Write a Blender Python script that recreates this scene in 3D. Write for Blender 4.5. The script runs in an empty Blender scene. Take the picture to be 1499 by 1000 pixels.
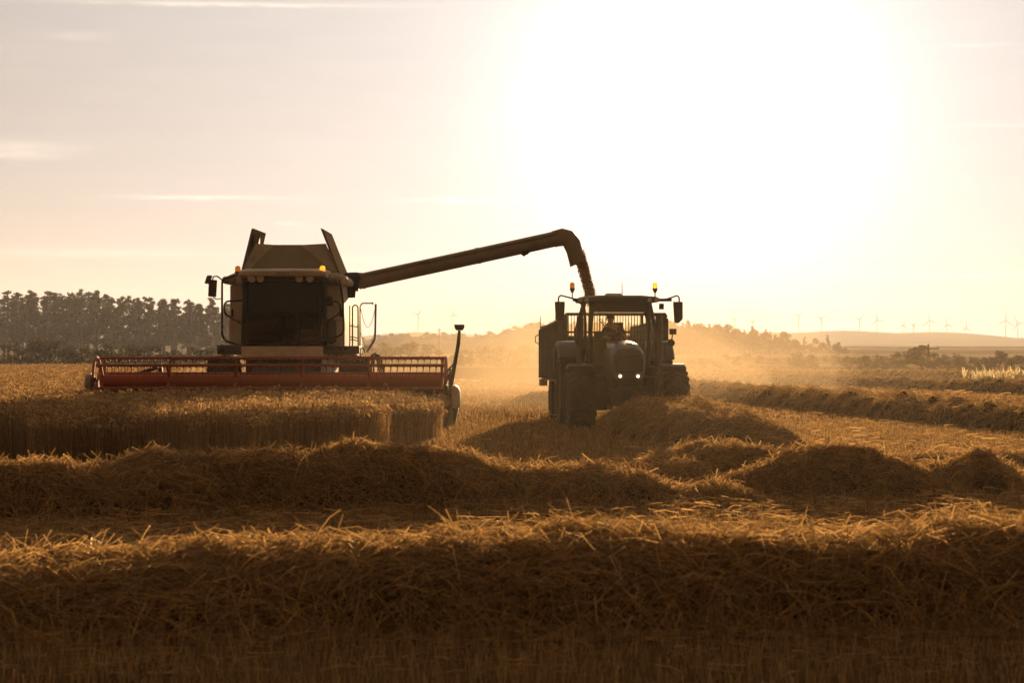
import bpy, math, random
import numpy as np
from mathutils import Vector, Matrix
R = math.radians
random.seed(7)
rng = np.random.default_rng(11)

# ---------------------------------------------------------------- camera, world, sun, exposure
sc = bpy.context.scene
col = sc.collection
CAM_H = 1.75
F = 3540.0                                   # focal length in photo pixels (photo is 1499 wide)
cam_d = bpy.data.cameras.new('camera')
cam_d.sensor_width = 36.0
cam_d.lens = 36.0 * F / 1499.0
cam_d.clip_start = 0.5
cam_d.clip_end = 60000
cam_d.dof.use_dof = True
cam_d.dof.focus_distance = 57.0
cam_d.dof.aperture_fstop = 4.5
cam = bpy.data.objects.new('camera', cam_d)
col.objects.link(cam)
cam.location = (0, 0, CAM_H)
cam.rotation_euler = (R(90) + math.atan(20 / F), 0, 0)
sc.camera = cam

SUN_EL, SUN_AZ = R(5.8), R(4.5)              # azimuth to the right of the view direction (+Y)
SUN_DIR = Vector((math.sin(SUN_AZ) * math.cos(SUN_EL), math.cos(SUN_AZ) * math.cos(SUN_EL), math.sin(SUN_EL)))

world = bpy.data.worlds.new('World')
sc.world = world
world.use_nodes = True
wn, wl = world.node_tree.nodes, world.node_tree.links
wn.clear()
w_out = wn.new('ShaderNodeOutputWorld')
w_bg = wn.new('ShaderNodeBackground')
w_bg.inputs['Strength'].default_value = 0.05
sky = wn.new('ShaderNodeTexSky')
sky.sky_type = 'NISHITA'
sky.sun_disc = False
sky.sun_elevation = SUN_EL
sky.sun_rotation = SUN_AZ
sky.air_density = 1.0
sky.dust_density = 1.5
sky.ozone_density = 1.0


def wmath(op, a, b=None, c=None):
    n = wn.new('ShaderNodeMath')
    n.operation = op
    for i, x in enumerate((a, b, c)):
        if x is None:
            continue
        if isinstance(x, (int, float)):
            n.inputs[i].default_value = x
        else:
            wl.new(x, n.inputs[i])
    return n.outputs[0]


def wmix(kind, fac, a, b):
    n = wn.new('ShaderNodeMix')
    n.data_type = 'RGBA'
    n.blend_type = kind
    n.clamp_result = False
    for i, x in ((0, fac), (6, a), (7, b)):
        if isinstance(x, (int, float)):
            n.inputs[i].default_value = x
        elif isinstance(x, tuple):
            n.inputs[i].default_value = (*x, 1)
        else:
            wl.new(x, n.inputs[i])
    return n.outputs[2]


tc = wn.new('ShaderNodeTexCoord')
nrm = wn.new('ShaderNodeVectorMath'); nrm.operation = 'NORMALIZE'
wl.new(tc.outputs['Generated'], nrm.inputs[0])
dot = wn.new('ShaderNodeVectorMath'); dot.operation = 'DOT_PRODUCT'
wl.new(nrm.outputs[0], dot.inputs[0])
dot.inputs[1].default_value = SUN_DIR
ang = wmath('ARCCOSINE', wmath('MINIMUM', dot.outputs['Value'], 0.999999))     # angle from the sun
sep = wn.new('ShaderNodeSeparateXYZ'); wl.new(nrm.outputs[0], sep.inputs[0])
# warm white balance on the whole sky, a forward hemisphere veil of thin cloud, the sun's aureole
desat = wn.new('ShaderNodeHueSaturation'); desat.inputs['Saturation'].default_value = 0.22
wl.new(sky.outputs[0], desat.inputs['Color'])
base = wmix('MULTIPLY', 1.0, desat.outputs[0], (0.028, 0.030, 0.032))
veil = wmath('EXPONENT', wmath('MULTIPLY', ang, -1 / R(31)))
base = wmix('ADD', 1.0, base, wmix('MULTIPLY', 1.0, wmix('MIX', veil, (0, 0, 0), (1, 1, 1)), (7.2, 6.8, 6.75)))
g1 = wmath('EXPONENT', wmath('MULTIPLY', wmath('POWER', wmath('DIVIDE', ang, R(3.9)), 2.0), -1.0))
g2 = wmath('EXPONENT', wmath('MULTIPLY', ang, -1 / R(3.4)))
aur = wmath('ADD', wmath('MULTIPLY', g1, 6.5), wmath("MULTIPLY", g2, 2.1))
aurc = wn.new('ShaderNodeVectorMath'); aurc.operation = 'SCALE'
aurc.inputs[0].default_value = (1.0, 0.95, 0.87)
wl.new(aur, aurc.inputs['Scale'])
base = wmix('ADD', 1.0, base, aurc.outputs[0])
# warm fill added to the unseen sky opposite the low sun, lifts the shade
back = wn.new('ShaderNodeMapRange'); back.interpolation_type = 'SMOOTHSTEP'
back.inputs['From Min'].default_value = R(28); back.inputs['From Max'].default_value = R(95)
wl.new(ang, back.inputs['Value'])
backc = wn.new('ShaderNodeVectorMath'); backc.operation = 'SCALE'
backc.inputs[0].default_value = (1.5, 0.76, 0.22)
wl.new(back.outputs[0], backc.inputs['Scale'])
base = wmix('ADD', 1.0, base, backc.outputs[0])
# thin horizontal cloud streaks, laid out by direction
az = wmath('ARCTAN2', sep.outputs['X'], sep.outputs['Y'])
el = wmath('ARCSINE', sep.outputs['Z'])
cmb = wn.new('ShaderNodeCombineXYZ'); wl.new(wmath('MULTIPLY', az, 14), cmb.inputs[0]); wl.new(wmath('MULTIPLY', el, 120), cmb.inputs[1])
nz = wn.new('ShaderNodeTexNoise'); nz.inputs['Scale'].default_value = 1.3; nz.inputs['Detail'].default_value = 7; nz.inputs['Roughness'].default_value = 0.55
wl.new(cmb.outputs[0], nz.inputs['Vector'])
cmb2 = wn.new('ShaderNodeCombineXYZ'); wl.new(wmath('MULTIPLY', az, 60), cmb2.inputs[0]); wl.new(wmath('MULTIPLY', el, 320), cmb2.inputs[1])
nz2 = wn.new('ShaderNodeTexNoise'); nz2.inputs['Scale'].default_value = 1.0; nz2.inputs['Detail'].default_value = 5
wl.new(cmb2.outputs[0], nz2.inputs['Vector'])
streak = None


def px_dir(px, py):
    return (px - 749.5) / F, (520 - py) / F


for (px, py, hw, hh, amp) in ((300, 291, 105, 3.2, 1.0), (668, 294, 70, 3.0, 1.0), (45, 222, 75, 9, 0.55), (20, 234, 60, 5, 0.6),
                              (330, 12, 210, 3.0, 0.9), (420, 328, 22, 2.5, 0.5), (120, 372, 190, 7, 0.5), (120, 62, 40, 6, 0.3),
                              (1400, 405, 180, 5, 0.4), (1180, 300, 60, 3, 0.5), (560, 380, 90, 6, 0.35), (1440, 190, 60, 3, 0.35), (1430, 75, 70, 3, 0.3)):
    a0, e0 = px_dir(px, py)
    wob = wmath('MULTIPLY', wmath('SUBTRACT', nz2.outputs['Fac'], 0.5), 7.0 / F)
    u = wmath('POWER', wmath('DIVIDE', wmath('SUBTRACT', az, a0), hw / F), 2.0)
    v = wmath('POWER', wmath('DIVIDE', wmath('ADD', wmath('SUBTRACT', el, e0), wob), hh / F), 2.0)
    s = wmath('MULTIPLY', wmath('EXPONENT', wmath('MULTIPLY', wmath('ADD', u, v), -1.0)), amp)
    streak = s if streak is None else wmath('ADD', streak, s)
thin = wmath('MULTIPLY', wmath('MAXIMUM', wmath('SUBTRACT', nz.outputs['Fac'], 0.42), 0.0), 1.0)
streak = wmath('ADD', wmath('MULTIPLY', wmath('MULTIPLY', streak, wmath('MULTIPLY', nz2.outputs['Fac'], 1.6)), 3.8), thin)
stc = wn.new('ShaderNodeVectorMath'); stc.operation = 'SCALE'
stc.inputs[0].default_value = (1.0, 0.84, 0.62)
wl.new(streak, stc.inputs['Scale'])
base = wmix('ADD', 1.0, base, stc.outputs[0])
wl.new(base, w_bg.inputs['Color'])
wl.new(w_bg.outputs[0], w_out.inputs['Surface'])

sun_d = bpy.data.lights.new('sun', 'SUN')
sun_d.energy = 5.0
sun_d.angle = R(0.5)
sun_d.color = (1.0, 0.65, 0.34)
sun = bpy.data.objects.new('sun', sun_d)
col.objects.link(sun)
sun.location = (60, 300, 80)
sun.rotation_euler = SUN_DIR.to_track_quat('Z', 'Y').to_euler()

vs = sc.view_settings
vs.view_transform = 'Standard'
vs.look = 'None'
vs.exposure = 1.15
vs.gamma = 1.0
sc.cycles.max_bounces = 6
sc.cycles.diffuse_bounces = 2
sc.cycles.transmission_bounces = 4
sc.cycles.transparent_max_bounces = 48
sc.cycles.volume_bounces = 0
sc.cycles.use_denoising = True


# ---------------------------------------------------------------- helpers
def at(px, py, Y):
    """world point seen at photo pixel (px, py) at the real distance Y"""
    return Vector(((px - 749.5) / F * Y, Y, CAM_H - (py - 520) / F * Y))


def gd(py):
    return CAM_H * F / (py - 520.0)


def tag(o, label=None, cat=None, group=None, kind=None):
    if label: o['label'] = label
    if cat: o['category'] = cat
    if group: o['group'] = group
    if kind: o['kind'] = kind
    return o


def empty(name, loc, rz=0.0):
    o = bpy.data.objects.new(name, None)
    o.empty_display_size = 0.3
    col.objects.link(o)
    o.location = loc
    o.rotation_euler = (0, 0, rz)
    return o


class MB:
    def __init__(self):
        self.v = []; self.f = []

    def add(self, vs_, fs):
        n = len(self.v)
        self.v += [tuple(p) for p in vs_]
        self.f += [tuple(i + n for i in f) for f in fs]
        return self

    def box(self, x0, x1, y0, y1, z0, z1):
        return self.hexa([(x0, y0, z0), (x1, y0, z0), (x1, y1, z0), (x0, y1, z0), (x0, y0, z1), (x1, y0, z1), (x1, y1, z1), (x0, y1, z1)])

    def hexa(self, p):
        return self.add(p, [(3, 2, 1, 0), (4, 5, 6, 7), (0, 1, 5, 4), (1, 2, 6, 5), (2, 3, 7, 6), (3, 0, 4, 7)])

    def prism(self, poly, axis, a0, a1):
        """extrude a 2D outline along an axis: 'x' -> (y,z), 'y' -> (x,z), 'z' -> (x,y)"""
        def P(q, a):
            return {'x': (a, q[0], q[1]), 'y': (q[0], a, q[1]), 'z': (q[0], q[1], a)}[axis]
        n = len(poly)
        vs_ = [P(q, a0) for q in poly] + [P(q, a1) for q in poly]
        fs = [tuple(range(n - 1, -1, -1)), tuple(range(n, 2 * n))]
        fs += [(i, (i + 1) % n, n + (i + 1) % n, n + i) for i in range(n)]
        return self.add(vs_, fs)

    def loft(self, rings, cap=True):
        n = len(rings[0])
        vs_ = [p for r in rings for p in r]
        fs = []
        for k in range(len(rings) - 1):
            for i in range(n):
                j = (i + 1) % n
                fs.append((k * n + i, k * n + j, (k + 1) * n + j, (k + 1) * n + i))
        if cap:
            fs.append(tuple(range(n - 1, -1, -1)))
            fs.append(tuple(range((len(rings) - 1) * n, len(rings) * n)))
        return self.add(vs_, fs)

    def tube(self, pts, r, n=8, cap=True):
        pts = [Vector(p) for p in pts]
        rs = r if isinstance(r, (list, tuple)) else [r] * len(pts)
        rings = []
        up = None
        for i, p in enumerate(pts):
            d = (pts[min(i + 1, len(pts) - 1)] - pts[max(i - 1, 0)]).normalized()
            if up is None:
                up = Vector((0, 0, 1)) if abs(d.z) < 0.9 else Vector((1, 0, 0))
            a = d.cross(up).normalized()
            up = a.cross(d).normalized()
            rings.append([p + a * math.cos(2 * math.pi * k / n) * rs[i] + up * math.sin(2 * math.pi * k / n) * rs[i] for k in range(n)])
        return self.loft(rings, cap)

    def lathe(self, prof, org=(0, 0, 0), axis='z', n=20):
        """prof: list of (radius, along)"""
        rings = []
        for (r, a) in prof:
            ring = []
            for k in range(n):
                t = 2 * math.pi * k / n
                c, s = math.cos(t) * r, math.sin(t) * r
                p = {'z': (c, s, a), 'x': (a, c, s), 'y': (s, a, c)}[axis]
                ring.append((p[0] + org[0], p[1] + org[1], p[2] + org[2]))
            rings.append(ring)
        return self.loft(rings)

    def build(self, name, mat, parent=None, bevel=0.0, smooth=False):
        me = bpy.data.meshes.new(name)
        me.from_pydata(self.v, [], self.f)
        me.update()
        if smooth:
            me.shade_smooth()
            me.set_sharp_from_angle(angle=R(38))
        if mat:
            me.materials.append(mat)
        o = bpy.data.objects.new(name, me)
        col.objects.link(o)
        if parent: o.parent = parent
        if bevel > 0:
            m = o.modifiers.new('bevel', 'BEVEL')
            m.width = bevel; m.segments = 2; m.limit_method = 'ANGLE'
        return o


def round_path(pts, r=0.08, n=4):
    """polyline with rounded corners"""
    pts = [Vector(p) for p in pts]
    out = [pts[0]]
    for i in range(1, len(pts) - 1):
        a, b, c = pts[i - 1], pts[i], pts[i + 1]
        ra = min(r, (a - b).length * 0.45, (c - b).length * 0.45)
        p0 = b + (a - b).normalized() * ra
        p1 = b + (c - b).normalized() * ra
        for k in range(n + 1):
            t = k / n
            out.append(p0 * (1 - t) ** 2 + b * 2 * t * (1 - t) + p1 * t * t)
    out.append(pts[-1])
    return out


def np_mesh(name, V, Q, mat, parent=None, shade=None, smooth=False):
    """fast mesh from numpy verts and quads"""
    V = np.ascontiguousarray(V, dtype=np.float32); Q = np.ascontiguousarray(Q, dtype=np.int32)
    me = bpy.data.meshes.new(name)
    me.vertices.add(len(V)); me.vertices.foreach_set('co', V.ravel())
    me.loops.add(Q.size); me.loops.foreach_set('vertex_index', Q.ravel())
    me.polygons.add(len(Q)); me.polygons.foreach_set('loop_start', np.arange(0, Q.size, Q.shape[1], dtype=np.int32))
    if smooth:
        me.polygons.foreach_set('use_smooth', np.ones(len(Q), dtype=bool))
    me.update(calc_edges=True)
    if shade is not None:
        at_ = me.attributes.new('shade', 'FLOAT', 'POINT')
        at_.data.foreach_set('value', np.ascontiguousarray(shade, dtype=np.float32))
    me.materials.append(mat)
    o = bpy.data.objects.new(name, me)
    col.objects.link(o)
    if parent: o.parent = parent
    return o


class Rib:
    """collects flat ribbons (straws, stalks, leaves)"""
    def __init__(self):
        self.V = []; self.Q = []; self.S = []; self.n = 0

    def add(self, P, W, shade):
        # P (N,K,3) centre lines, W (N,K,3) half width vectors, shade (N,)
        N, K, _ = P.shape
        V = np.stack([P - W, P + W], axis=2).reshape(N * K * 2, 3)
        b = (np.arange(N) * K * 2)[:, None] + (np.arange(K - 1) * 2)[None, :]
        Q = np.stack([b, b + 1, b + 3, b + 2], axis=-1).reshape(-1, 4) + self.n
        self.V.append(V); self.Q.append(Q); self.S.append(np.repeat(shade, K * 2)); self.n += len(V)

    def raw(self, V, Q, shade):
        self.V.append(V); self.Q.append(Q + self.n); self.S.append(shade); self.n += len(V)

    def build(self, name, mat, parent=None):
        return np_mesh(name, np.concatenate(self.V), np.concatenate(self.Q), mat, parent, np.concatenate(self.S))


def unit(a):
    return a / np.maximum(np.linalg.norm(a, axis=-1, keepdims=True), 1e-9)


# ---------------------------------------------------------------- materials
def mat_new(name):
    m = bpy.data.materials.new(name)
    m.use_nodes = True
    nt = m.node_tree
    nt.nodes.clear()
    out = nt.nodes.new('ShaderNodeOutputMaterial')
    return m, nt, out


def paint(name, colr, rough=0.5, metal=0.0, dirt=0.35, dirt_col=(0.20, 0.13, 0.06), scale=3.0, spec=0.5, coat=0.0, bump=0.15):
    m, nt, out = mat_new(name)
    b = nt.nodes.new('ShaderNodeBsdfPrincipled')
    tcn = nt.nodes.new('ShaderNodeTexCoord')
    n = nt.nodes.new('ShaderNodeTexNoise'); n.inputs['Scale'].default_value = scale; n.inputs['Detail'].default_value = 8; n.inputs['Roughness'].default_value = 0.65
    nt.links.new(tcn.outputs['Object'], n.inputs['Vector'])
    ramp = nt.nodes.new('ShaderNodeValToRGB')
    ramp.color_ramp.elements[0].position = 0.42; ramp.color_ramp.elements[1].position = 0.72
    ramp.color_ramp.elements[0].color = (*colr, 1)
    k = dirt
    ramp.color_ramp.elements[1].color = (*[c * (1 - k) + d * k for c, d in zip(colr, dirt_col)], 1)
    nt.links.new(n.outputs['Fac'], ramp.inputs['Fac'])
    nt.links.new(ramp.outputs[0], b.inputs['Base Color'])
    mr = nt.nodes.new('ShaderNodeMapRange'); mr.inputs['To Min'].default_value = max(rough - 0.12, 0.05); mr.inputs['To Max'].default_value = min(rough + 0.25, 1)
    nt.links.new(n.outputs['Fac'], mr.inputs['Value']); nt.links.new(mr.outputs[0], b.inputs['Roughness'])
    b.inputs['Metallic'].default_value = metal
    b.inputs['Specular IOR Level'].default_value = spec
    b.inputs['Coat Weight'].default_value = coat
    if bump:
        bp = nt.nodes.new('ShaderNodeBump'); bp.inputs['Strength'].default_value = bump; bp.inputs['Distance'].default_value = 0.01
        nt.links.new(n.outputs['Fac'], bp.inputs['Height']); nt.links.new(bp.outputs[0], b.inputs['Normal'])
    nt.links.new(b.outputs[0], out.inputs['Surface'])
    return m


def fibre(name, c_lo, c_hi, trans=0.35, gloss=0.08, rough=0.5):
    m, nt, out = mat_new(name)
    a = nt.nodes.new('ShaderNodeAttribute'); a.attribute_name = 'shade'
    ramp = nt.nodes.new('ShaderNodeValToRGB')
    ramp.color_ramp.elements[0].color = (*c_lo, 1); ramp.color_ramp.elements[1].color = (*c_hi, 1)
    nt.links.new(a.outputs['Fac'], ramp.inputs['Fac'])
    d = nt.nodes.new('ShaderNodeBsdfDiffuse'); t = nt.nodes.new('ShaderNodeBsdfTranslucent'); g = nt.nodes.new('ShaderNodeBsdfGlossy')
    g.inputs['Roughness'].default_value = rough
    g.inputs['Color'].default_value = (1.0, 0.85, 0.62, 1)
    for x in (d, t):
        nt.links.new(ramp.outputs[0], x.inputs['Color'])
    m1 = nt.nodes.new('ShaderNodeMixShader'); m1.inputs[0].default_value = trans
    nt.links.new(d.outputs[0], m1.inputs[1]); nt.links.new(t.outputs[0], m1.inputs[2])
    m2 = nt.nodes.new('ShaderNodeMixShader'); m2.inputs[0].default_value = gloss
    nt.links.new(m1.outputs[0], m2.inputs[1]); nt.links.new(g.outputs[0], m2.inputs[2])
    nt.links.new(m2.outputs[0], out.inputs['Surface'])
    return m


def rough_ground(name, c1, c2, scale=1.0, bump=0.6, rows=None, c3=None):
    m, nt, out = mat_new(name)
    b = nt.nodes.new('ShaderNodeBsdfPrincipled'); b.inputs['Roughness'].default_value = 1.0; b.inputs['Specular IOR Level'].default_value = 0.0
    g = nt.nodes.new('ShaderNodeNewGeometry')
    n1 = nt.nodes.new('ShaderNodeTexNoise'); n1.inputs['Scale'].default_value = 0.35 * scale; n1.inputs['Detail'].default_value = 10; n1.inputs['Roughness'].default_value = 0.7
    n2 = nt.nodes.new('ShaderNodeTexNoise'); n2.inputs['Scale'].default_value = 14 * scale; n2.inputs['Detail'].default_value = 6
    for n in (n1, n2):
        nt.links.new(g.outputs['Position'], n.inputs['Vector'])
    mx = nt.nodes.new('ShaderNodeMath'); mx.operation = 'ADD'
    nt.links.new(n1.outputs['Fac'], mx.inputs[0]); nt.links.new(n2.outputs['Fac'], mx.inputs[1])
    ramp = nt.nodes.new('ShaderNodeValToRGB')
    mh = nt.nodes.new('ShaderNodeMath'); mh.operation = 'MULTIPLY'; mh.inputs[1].default_value = 0.5
    nt.links.new(mx.outputs[0], mh.inputs[0]); nt.links.new(mh.outputs[0], ramp.inputs['Fac'])
    ramp.color_ramp.elements[0].position = 0.36; ramp.color_ramp.elements[1].position = 0.62
    ramp.color_ramp.elements[0].color = (*c1, 1); ramp.color_ramp.elements[1].color = (*c2, 1)
    colr = ramp.outputs[0]
    if c3:      # fields of other crops far off, by large cells
        vo = nt.nodes.new('ShaderNodeTexVoronoi'); vo.inputs['Scale'].default_value = 0.0045
        mp = nt.nodes.new('ShaderNodeMapping'); mp.inputs['Scale'].default_value = (0.35, 1.6, 1)
        nt.links.new(g.outputs['Position'], mp.inputs['Vector']); nt.links.new(mp.outputs[0], vo.inputs['Vector'])
        sx = nt.nodes.new('ShaderNodeSeparateXYZ'); nt.links.new(g.outputs['Position'], sx.inputs[0])
        far = nt.nodes.new('ShaderNodeMapRange'); far.inputs['From Min'].default_value = 330; far.inputs['From Max'].default_value = 345
        nt.links.new(sx.outputs['Y'], far.inputs['Value'])
        sc_ = nt.nodes.new('ShaderNodeSeparateColor'); nt.links.new(vo.outputs['Color'], sc_.inputs[0])
        mul = nt.nodes.new('ShaderNodeMath'); mul.operation = 'MULTIPLY'
        nt.links.new(far.outputs[0], mul.inputs[0]); nt.links.new(sc_.outputs[0], mul.inputs[1])
        mix = nt.nodes.new('ShaderNodeMix'); mix.data_type = 'RGBA'
        nt.links.new(mul.outputs[0], mix.inputs[0]); nt.links.new(colr, mix.inputs[6]); mix.inputs[7].default_value = (*c3, 1)
        colr = mix.outputs[2]
    nt.links.new(colr, b.inputs['Base Color'])
    bp = nt.nodes.new('ShaderNodeBump'); bp.inputs['Strength'].default_value = bump; bp.inputs['Distance'].default_value = 0.05
    nt.links.new(mx.outputs[0], bp.inputs['Height'])
    nt.links.new(bp.outputs[0], b.inputs['Normal'])
    nt.links.new(b.outputs[0], out.inputs['Surface'])
    return m


def glass(name, tint, fac, rough=0.05):
    """thin window glass: mostly see-through, part reflecting"""
    m, nt, out = mat_new(name)
    t = nt.nodes.new('ShaderNodeBsdfTransparent'); t.inputs[0].default_value = (*tint, 1)
    g = nt.nodes.new('ShaderNodeBsdfGlossy'); g.inputs['Roughness'].default_value = rough
    d = nt.nodes.new('ShaderNodeBsdfDiffuse'); d.inputs[0].default_value = (0.25, 0.17, 0.09, 1)
    mg = nt.nodes.new('ShaderNodeMixShader'); mg.inputs[0].default_value = 0.35
    nt.links.new(g.outputs[0], mg.inputs[1]); nt.links.new(d.outputs[0], mg.inputs[2])
    mx = nt.nodes.new('ShaderNodeMixShader'); mx.inputs[0].default_value = fac
    nt.links.new(t.outputs[0], mx.inputs[1]); nt.links.new(mg.outputs[0], mx.inputs[2])
    nt.links.new(mx.outputs[0], out.inputs['Surface'])
    return m


def lamp_mat(name, colr, strength, base=(0.5, 0.2, 0.03)):
    m, nt, out = mat_new(name)
    b = nt.nodes.new('ShaderNodeBsdfPrincipled')
    b.inputs['Base Color'].default_value = (*base, 1); b.inputs['Roughness'].default_value = 0.25
    b.inputs['Transmission Weight'].default_value = 0.4
    b.inputs['Emission Color'].default_value = (*colr, 1); b.inputs['Emission Strength'].default_value = strength
    nt.links.new(b.outputs[0], out.inputs['Surface'])
    return m


M = dict(
    grey=paint('harvester_grey_paint', (0.66, 0.60, 0.52), 0.6, dirt=0.4, coat=0.0, spec=0.25),
    pale=paint('harvester_pale_paint', (0.70, 0.66, 0.58), 0.6, dirt=0.35, coat=0.0, spec=0.25),
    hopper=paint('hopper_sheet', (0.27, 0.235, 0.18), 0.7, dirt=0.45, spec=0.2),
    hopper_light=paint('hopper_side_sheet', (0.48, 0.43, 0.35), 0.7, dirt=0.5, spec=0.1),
    flap=paint('hopper_flap_sheet', (0.17, 0.14, 0.10), 0.8, dirt=0.4, spec=0.0),
    red=paint('header_red_paint', (0.38, 0.062, 0.018), 0.55, dirt=0.45, dirt_col=(0.22, 0.10, 0.05)),
    black=paint('black_steel', (0.03, 0.028, 0.025), 0.5, dirt=0.35, dirt_col=(0.14, 0.09, 0.045)),
    rubber=paint('rubber', (0.028, 0.025, 0.022), 0.85, dirt=0.6, dirt_col=(0.12, 0.08, 0.045), scale=6, bump=0.4),
    steel=paint('worn_steel', (0.30, 0.27, 0.23), 0.4, metal=0.6, dirt=0.5),
    auger=paint('auger_tube_paint', (0.30, 0.26, 0.20), 0.5, dirt=0.55, scale=2),
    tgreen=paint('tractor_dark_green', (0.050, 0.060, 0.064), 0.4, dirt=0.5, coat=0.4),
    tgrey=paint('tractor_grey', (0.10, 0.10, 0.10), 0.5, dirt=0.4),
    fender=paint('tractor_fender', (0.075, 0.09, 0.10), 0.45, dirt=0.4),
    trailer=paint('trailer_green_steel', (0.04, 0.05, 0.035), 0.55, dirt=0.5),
    rim=paint('rim_red', (0.30, 0.05, 0.03), 0.5, dirt=0.5),
    lens=paint('lamp_lens', (0.5, 0.48, 0.42), 0.2, dirt=0.2, bump=0),
    skin=paint('skin', (0.42, 0.26, 0.18), 0.6, dirt=0.1, bump=0),
    cloth=paint('work_shirt', (0.06, 0.065, 0.08), 0.9, dirt=0.1),
    hair=paint('dark_hair', (0.04, 0.025, 0.015), 0.8, dirt=0.1),
    seat=paint('seat_fabric', (0.04, 0.04, 0.04), 0.9, dirt=0.1),
    beacon=lamp_mat('amber_beacon', (1.0, 0.33, 0.02), 0.08, (0.8, 0.30, 0.03)),
    beacon_on=lamp_mat('amber_beacon_lit', (1.0, 0.36, 0.02), 0.55, (0.9, 0.45, 0.03)),
    head=lamp_mat('headlight_lit', (1.0, 0.74, 0.42), 0.9, (0.8, 0.8, 0.8)),
    glass_dark=glass('cab_glass_dark', (0.09, 0.065, 0.045), 0.05),
    glass_clear=glass('cab_glass_clear', (0.95, 0.93, 0.82), 0.05),
    mirror=paint('mirror_back', (0.03, 0.03, 0.03), 0.45, dirt=0.3),
    straw=fibre('straw', (0.08, 0.036, 0.010), (0.84, 0.54, 0.21), 0.48, 0.06),
    straw_far=fibre('straw_grey', (0.08, 0.040, 0.013), (0.72, 0.47, 0.20), 0.42, 0.05),
    wheat=fibre('ripe_wheat', (0.15, 0.075, 0.025), (0.68, 0.45, 0.20), 0.42, 0.05),
    stubble=fibre('stubble', (0.14, 0.075, 0.022), (0.66, 0.43, 0.18), 0.42, 0.05),
    pale_grass=fibre('pale_grass', (0.45, 0.36, 0.18), (0.85, 0.75, 0.48), 0.6, 0.03),
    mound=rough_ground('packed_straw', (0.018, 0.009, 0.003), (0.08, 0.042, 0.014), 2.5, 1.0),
    soil=rough_ground('stubble_soil', (0.06, 0.033, 0.013), (0.19, 0.11, 0.045), 1.0, 0.8, c3=(0.50, 0.39, 0.21)),
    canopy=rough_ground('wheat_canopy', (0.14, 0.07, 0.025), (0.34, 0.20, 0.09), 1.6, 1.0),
    hill=rough_ground('hill_fields', (0.05, 0.055, 0.028), (0.12, 0.10, 0.05), 0.02, 0.1),
    leaf=fibre('hedge_leaves', (0.030, 0.026, 0.006), (0.10, 0.080, 0.022), 0.25, 0.03),
    needle=fibre('pine_needles', (0.042, 0.025, 0.007), (0.115, 0.070, 0.022), 0.12, 0.02),
    bark=paint('bark', (0.09, 0.055, 0.035), 0.9, dirt=0.4),
    white_steel=paint('turbine_white', (0.55, 0.53, 0.50), 0.4, dirt=0.1, bump=0),
    wood=paint('pole_wood', (0.10, 0.07, 0.045), 0.9, dirt=0.3),
    grain=fibre('grain', (0.30, 0.17, 0.05), (0.60, 0.38, 0.15), 0.1, 0.05),
)


# ---------------------------------------------------------------- the setting: ground and hills
def sines(seed, n=7, lo=0.5, hi=3.0):
    r = np.random.default_rng(seed)
    k = r.uniform(lo, hi, n); th = r.uniform(0, 2 * np.pi, n); ph = r.uniform(0, 2 * np.pi, n); a = r.uniform(0.5, 1, n); a /= a.sum()
    return lambda x, y: sum(a[i] * np.sin(k[i] * (x * np.cos(th[i]) + y * np.sin(th[i])) + ph[i]) for i in range(n))


def grid_mesh(name, X, Y, Z, mat):
    ny, nx = X.shape
    V = np.stack([X, Y, Z], -1).reshape(-1, 3)
    i = np.arange(ny - 1)[:, None] * nx + np.arange(nx - 1)[None, :]
    Q = np.stack([i, i + 1, i + nx + 1, i + nx], -1).reshape(-1, 4)
    return np_mesh(name, V, Q, mat, smooth=True)


def terrain_z(x, y):
    r = np.maximum(y - 420, 0.0)
    return 0.0060 * r * r / (r + 160) + 0 * x


gx = np.concatenate([-np.geomspace(9000, 32, 26), np.linspace(-30, 30, 121), np.geomspace(32, 9000, 26)])
gy = np.concatenate([np.array([-3000, -900, -200, -50, -10, 0]), np.linspace(4, 64, 121), np.geomspace(66, 9500, 70)])
GX, GY = np.meshgrid(gx, gy)
nf = sines(3, 8, 0.6, 5.0)
GZ = terrain_z(GX, GY) + 0.012 * nf(GX, GY) * (GY < 300) - 0.012
g = grid_mesh('ground', GX, GY, GZ, M['soil'])
tag(g, kind='structure')


def hill(name, ridge, y_front, y_ridge, y_back, rough=0.0, seed=0, tufts=0.0):
    """a ridge whose skyline is seen at the given (px, py) points from the field"""
    xs = np.array([(p[0] - 749.5) / F * y_ridge for p in ridge])
    zs = np.array([CAM_H + (520 - p[1]) / F * y_ridge for p in ridge])
    X1 = np.linspace(xs[0], xs[-1], 1100)
    Z1 = np.interp(X1, xs, zs) + rough * sines(seed, 9, 0.01, 0.12)(X1, 0 * X1) + tufts * np.abs(sines(seed + 5, 9, 0.08, 0.45)(X1, 0 * X1))
    ts = np.linspace(0, 1, 12)
    rows = []
    for t in ts:
        rows.append((X1, np.full_like(X1, y_front + (y_ridge - y_front) * t), np.maximum(Z1 * (3 * t * t - 2 * t ** 3), -2)))
    for t in (0.5, 1.0):
        rows.append((X1, np.full_like(X1, y_ridge + (y_back - y_ridge) * t), Z1 * (1 - t) - 2 * t))
    X, Y, Z = (np.array([r[k] for r in rows]) for k in range(3))
    return tag(grid_mesh(name, X, Y, Z, M['hill']), kind='structure')


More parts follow.
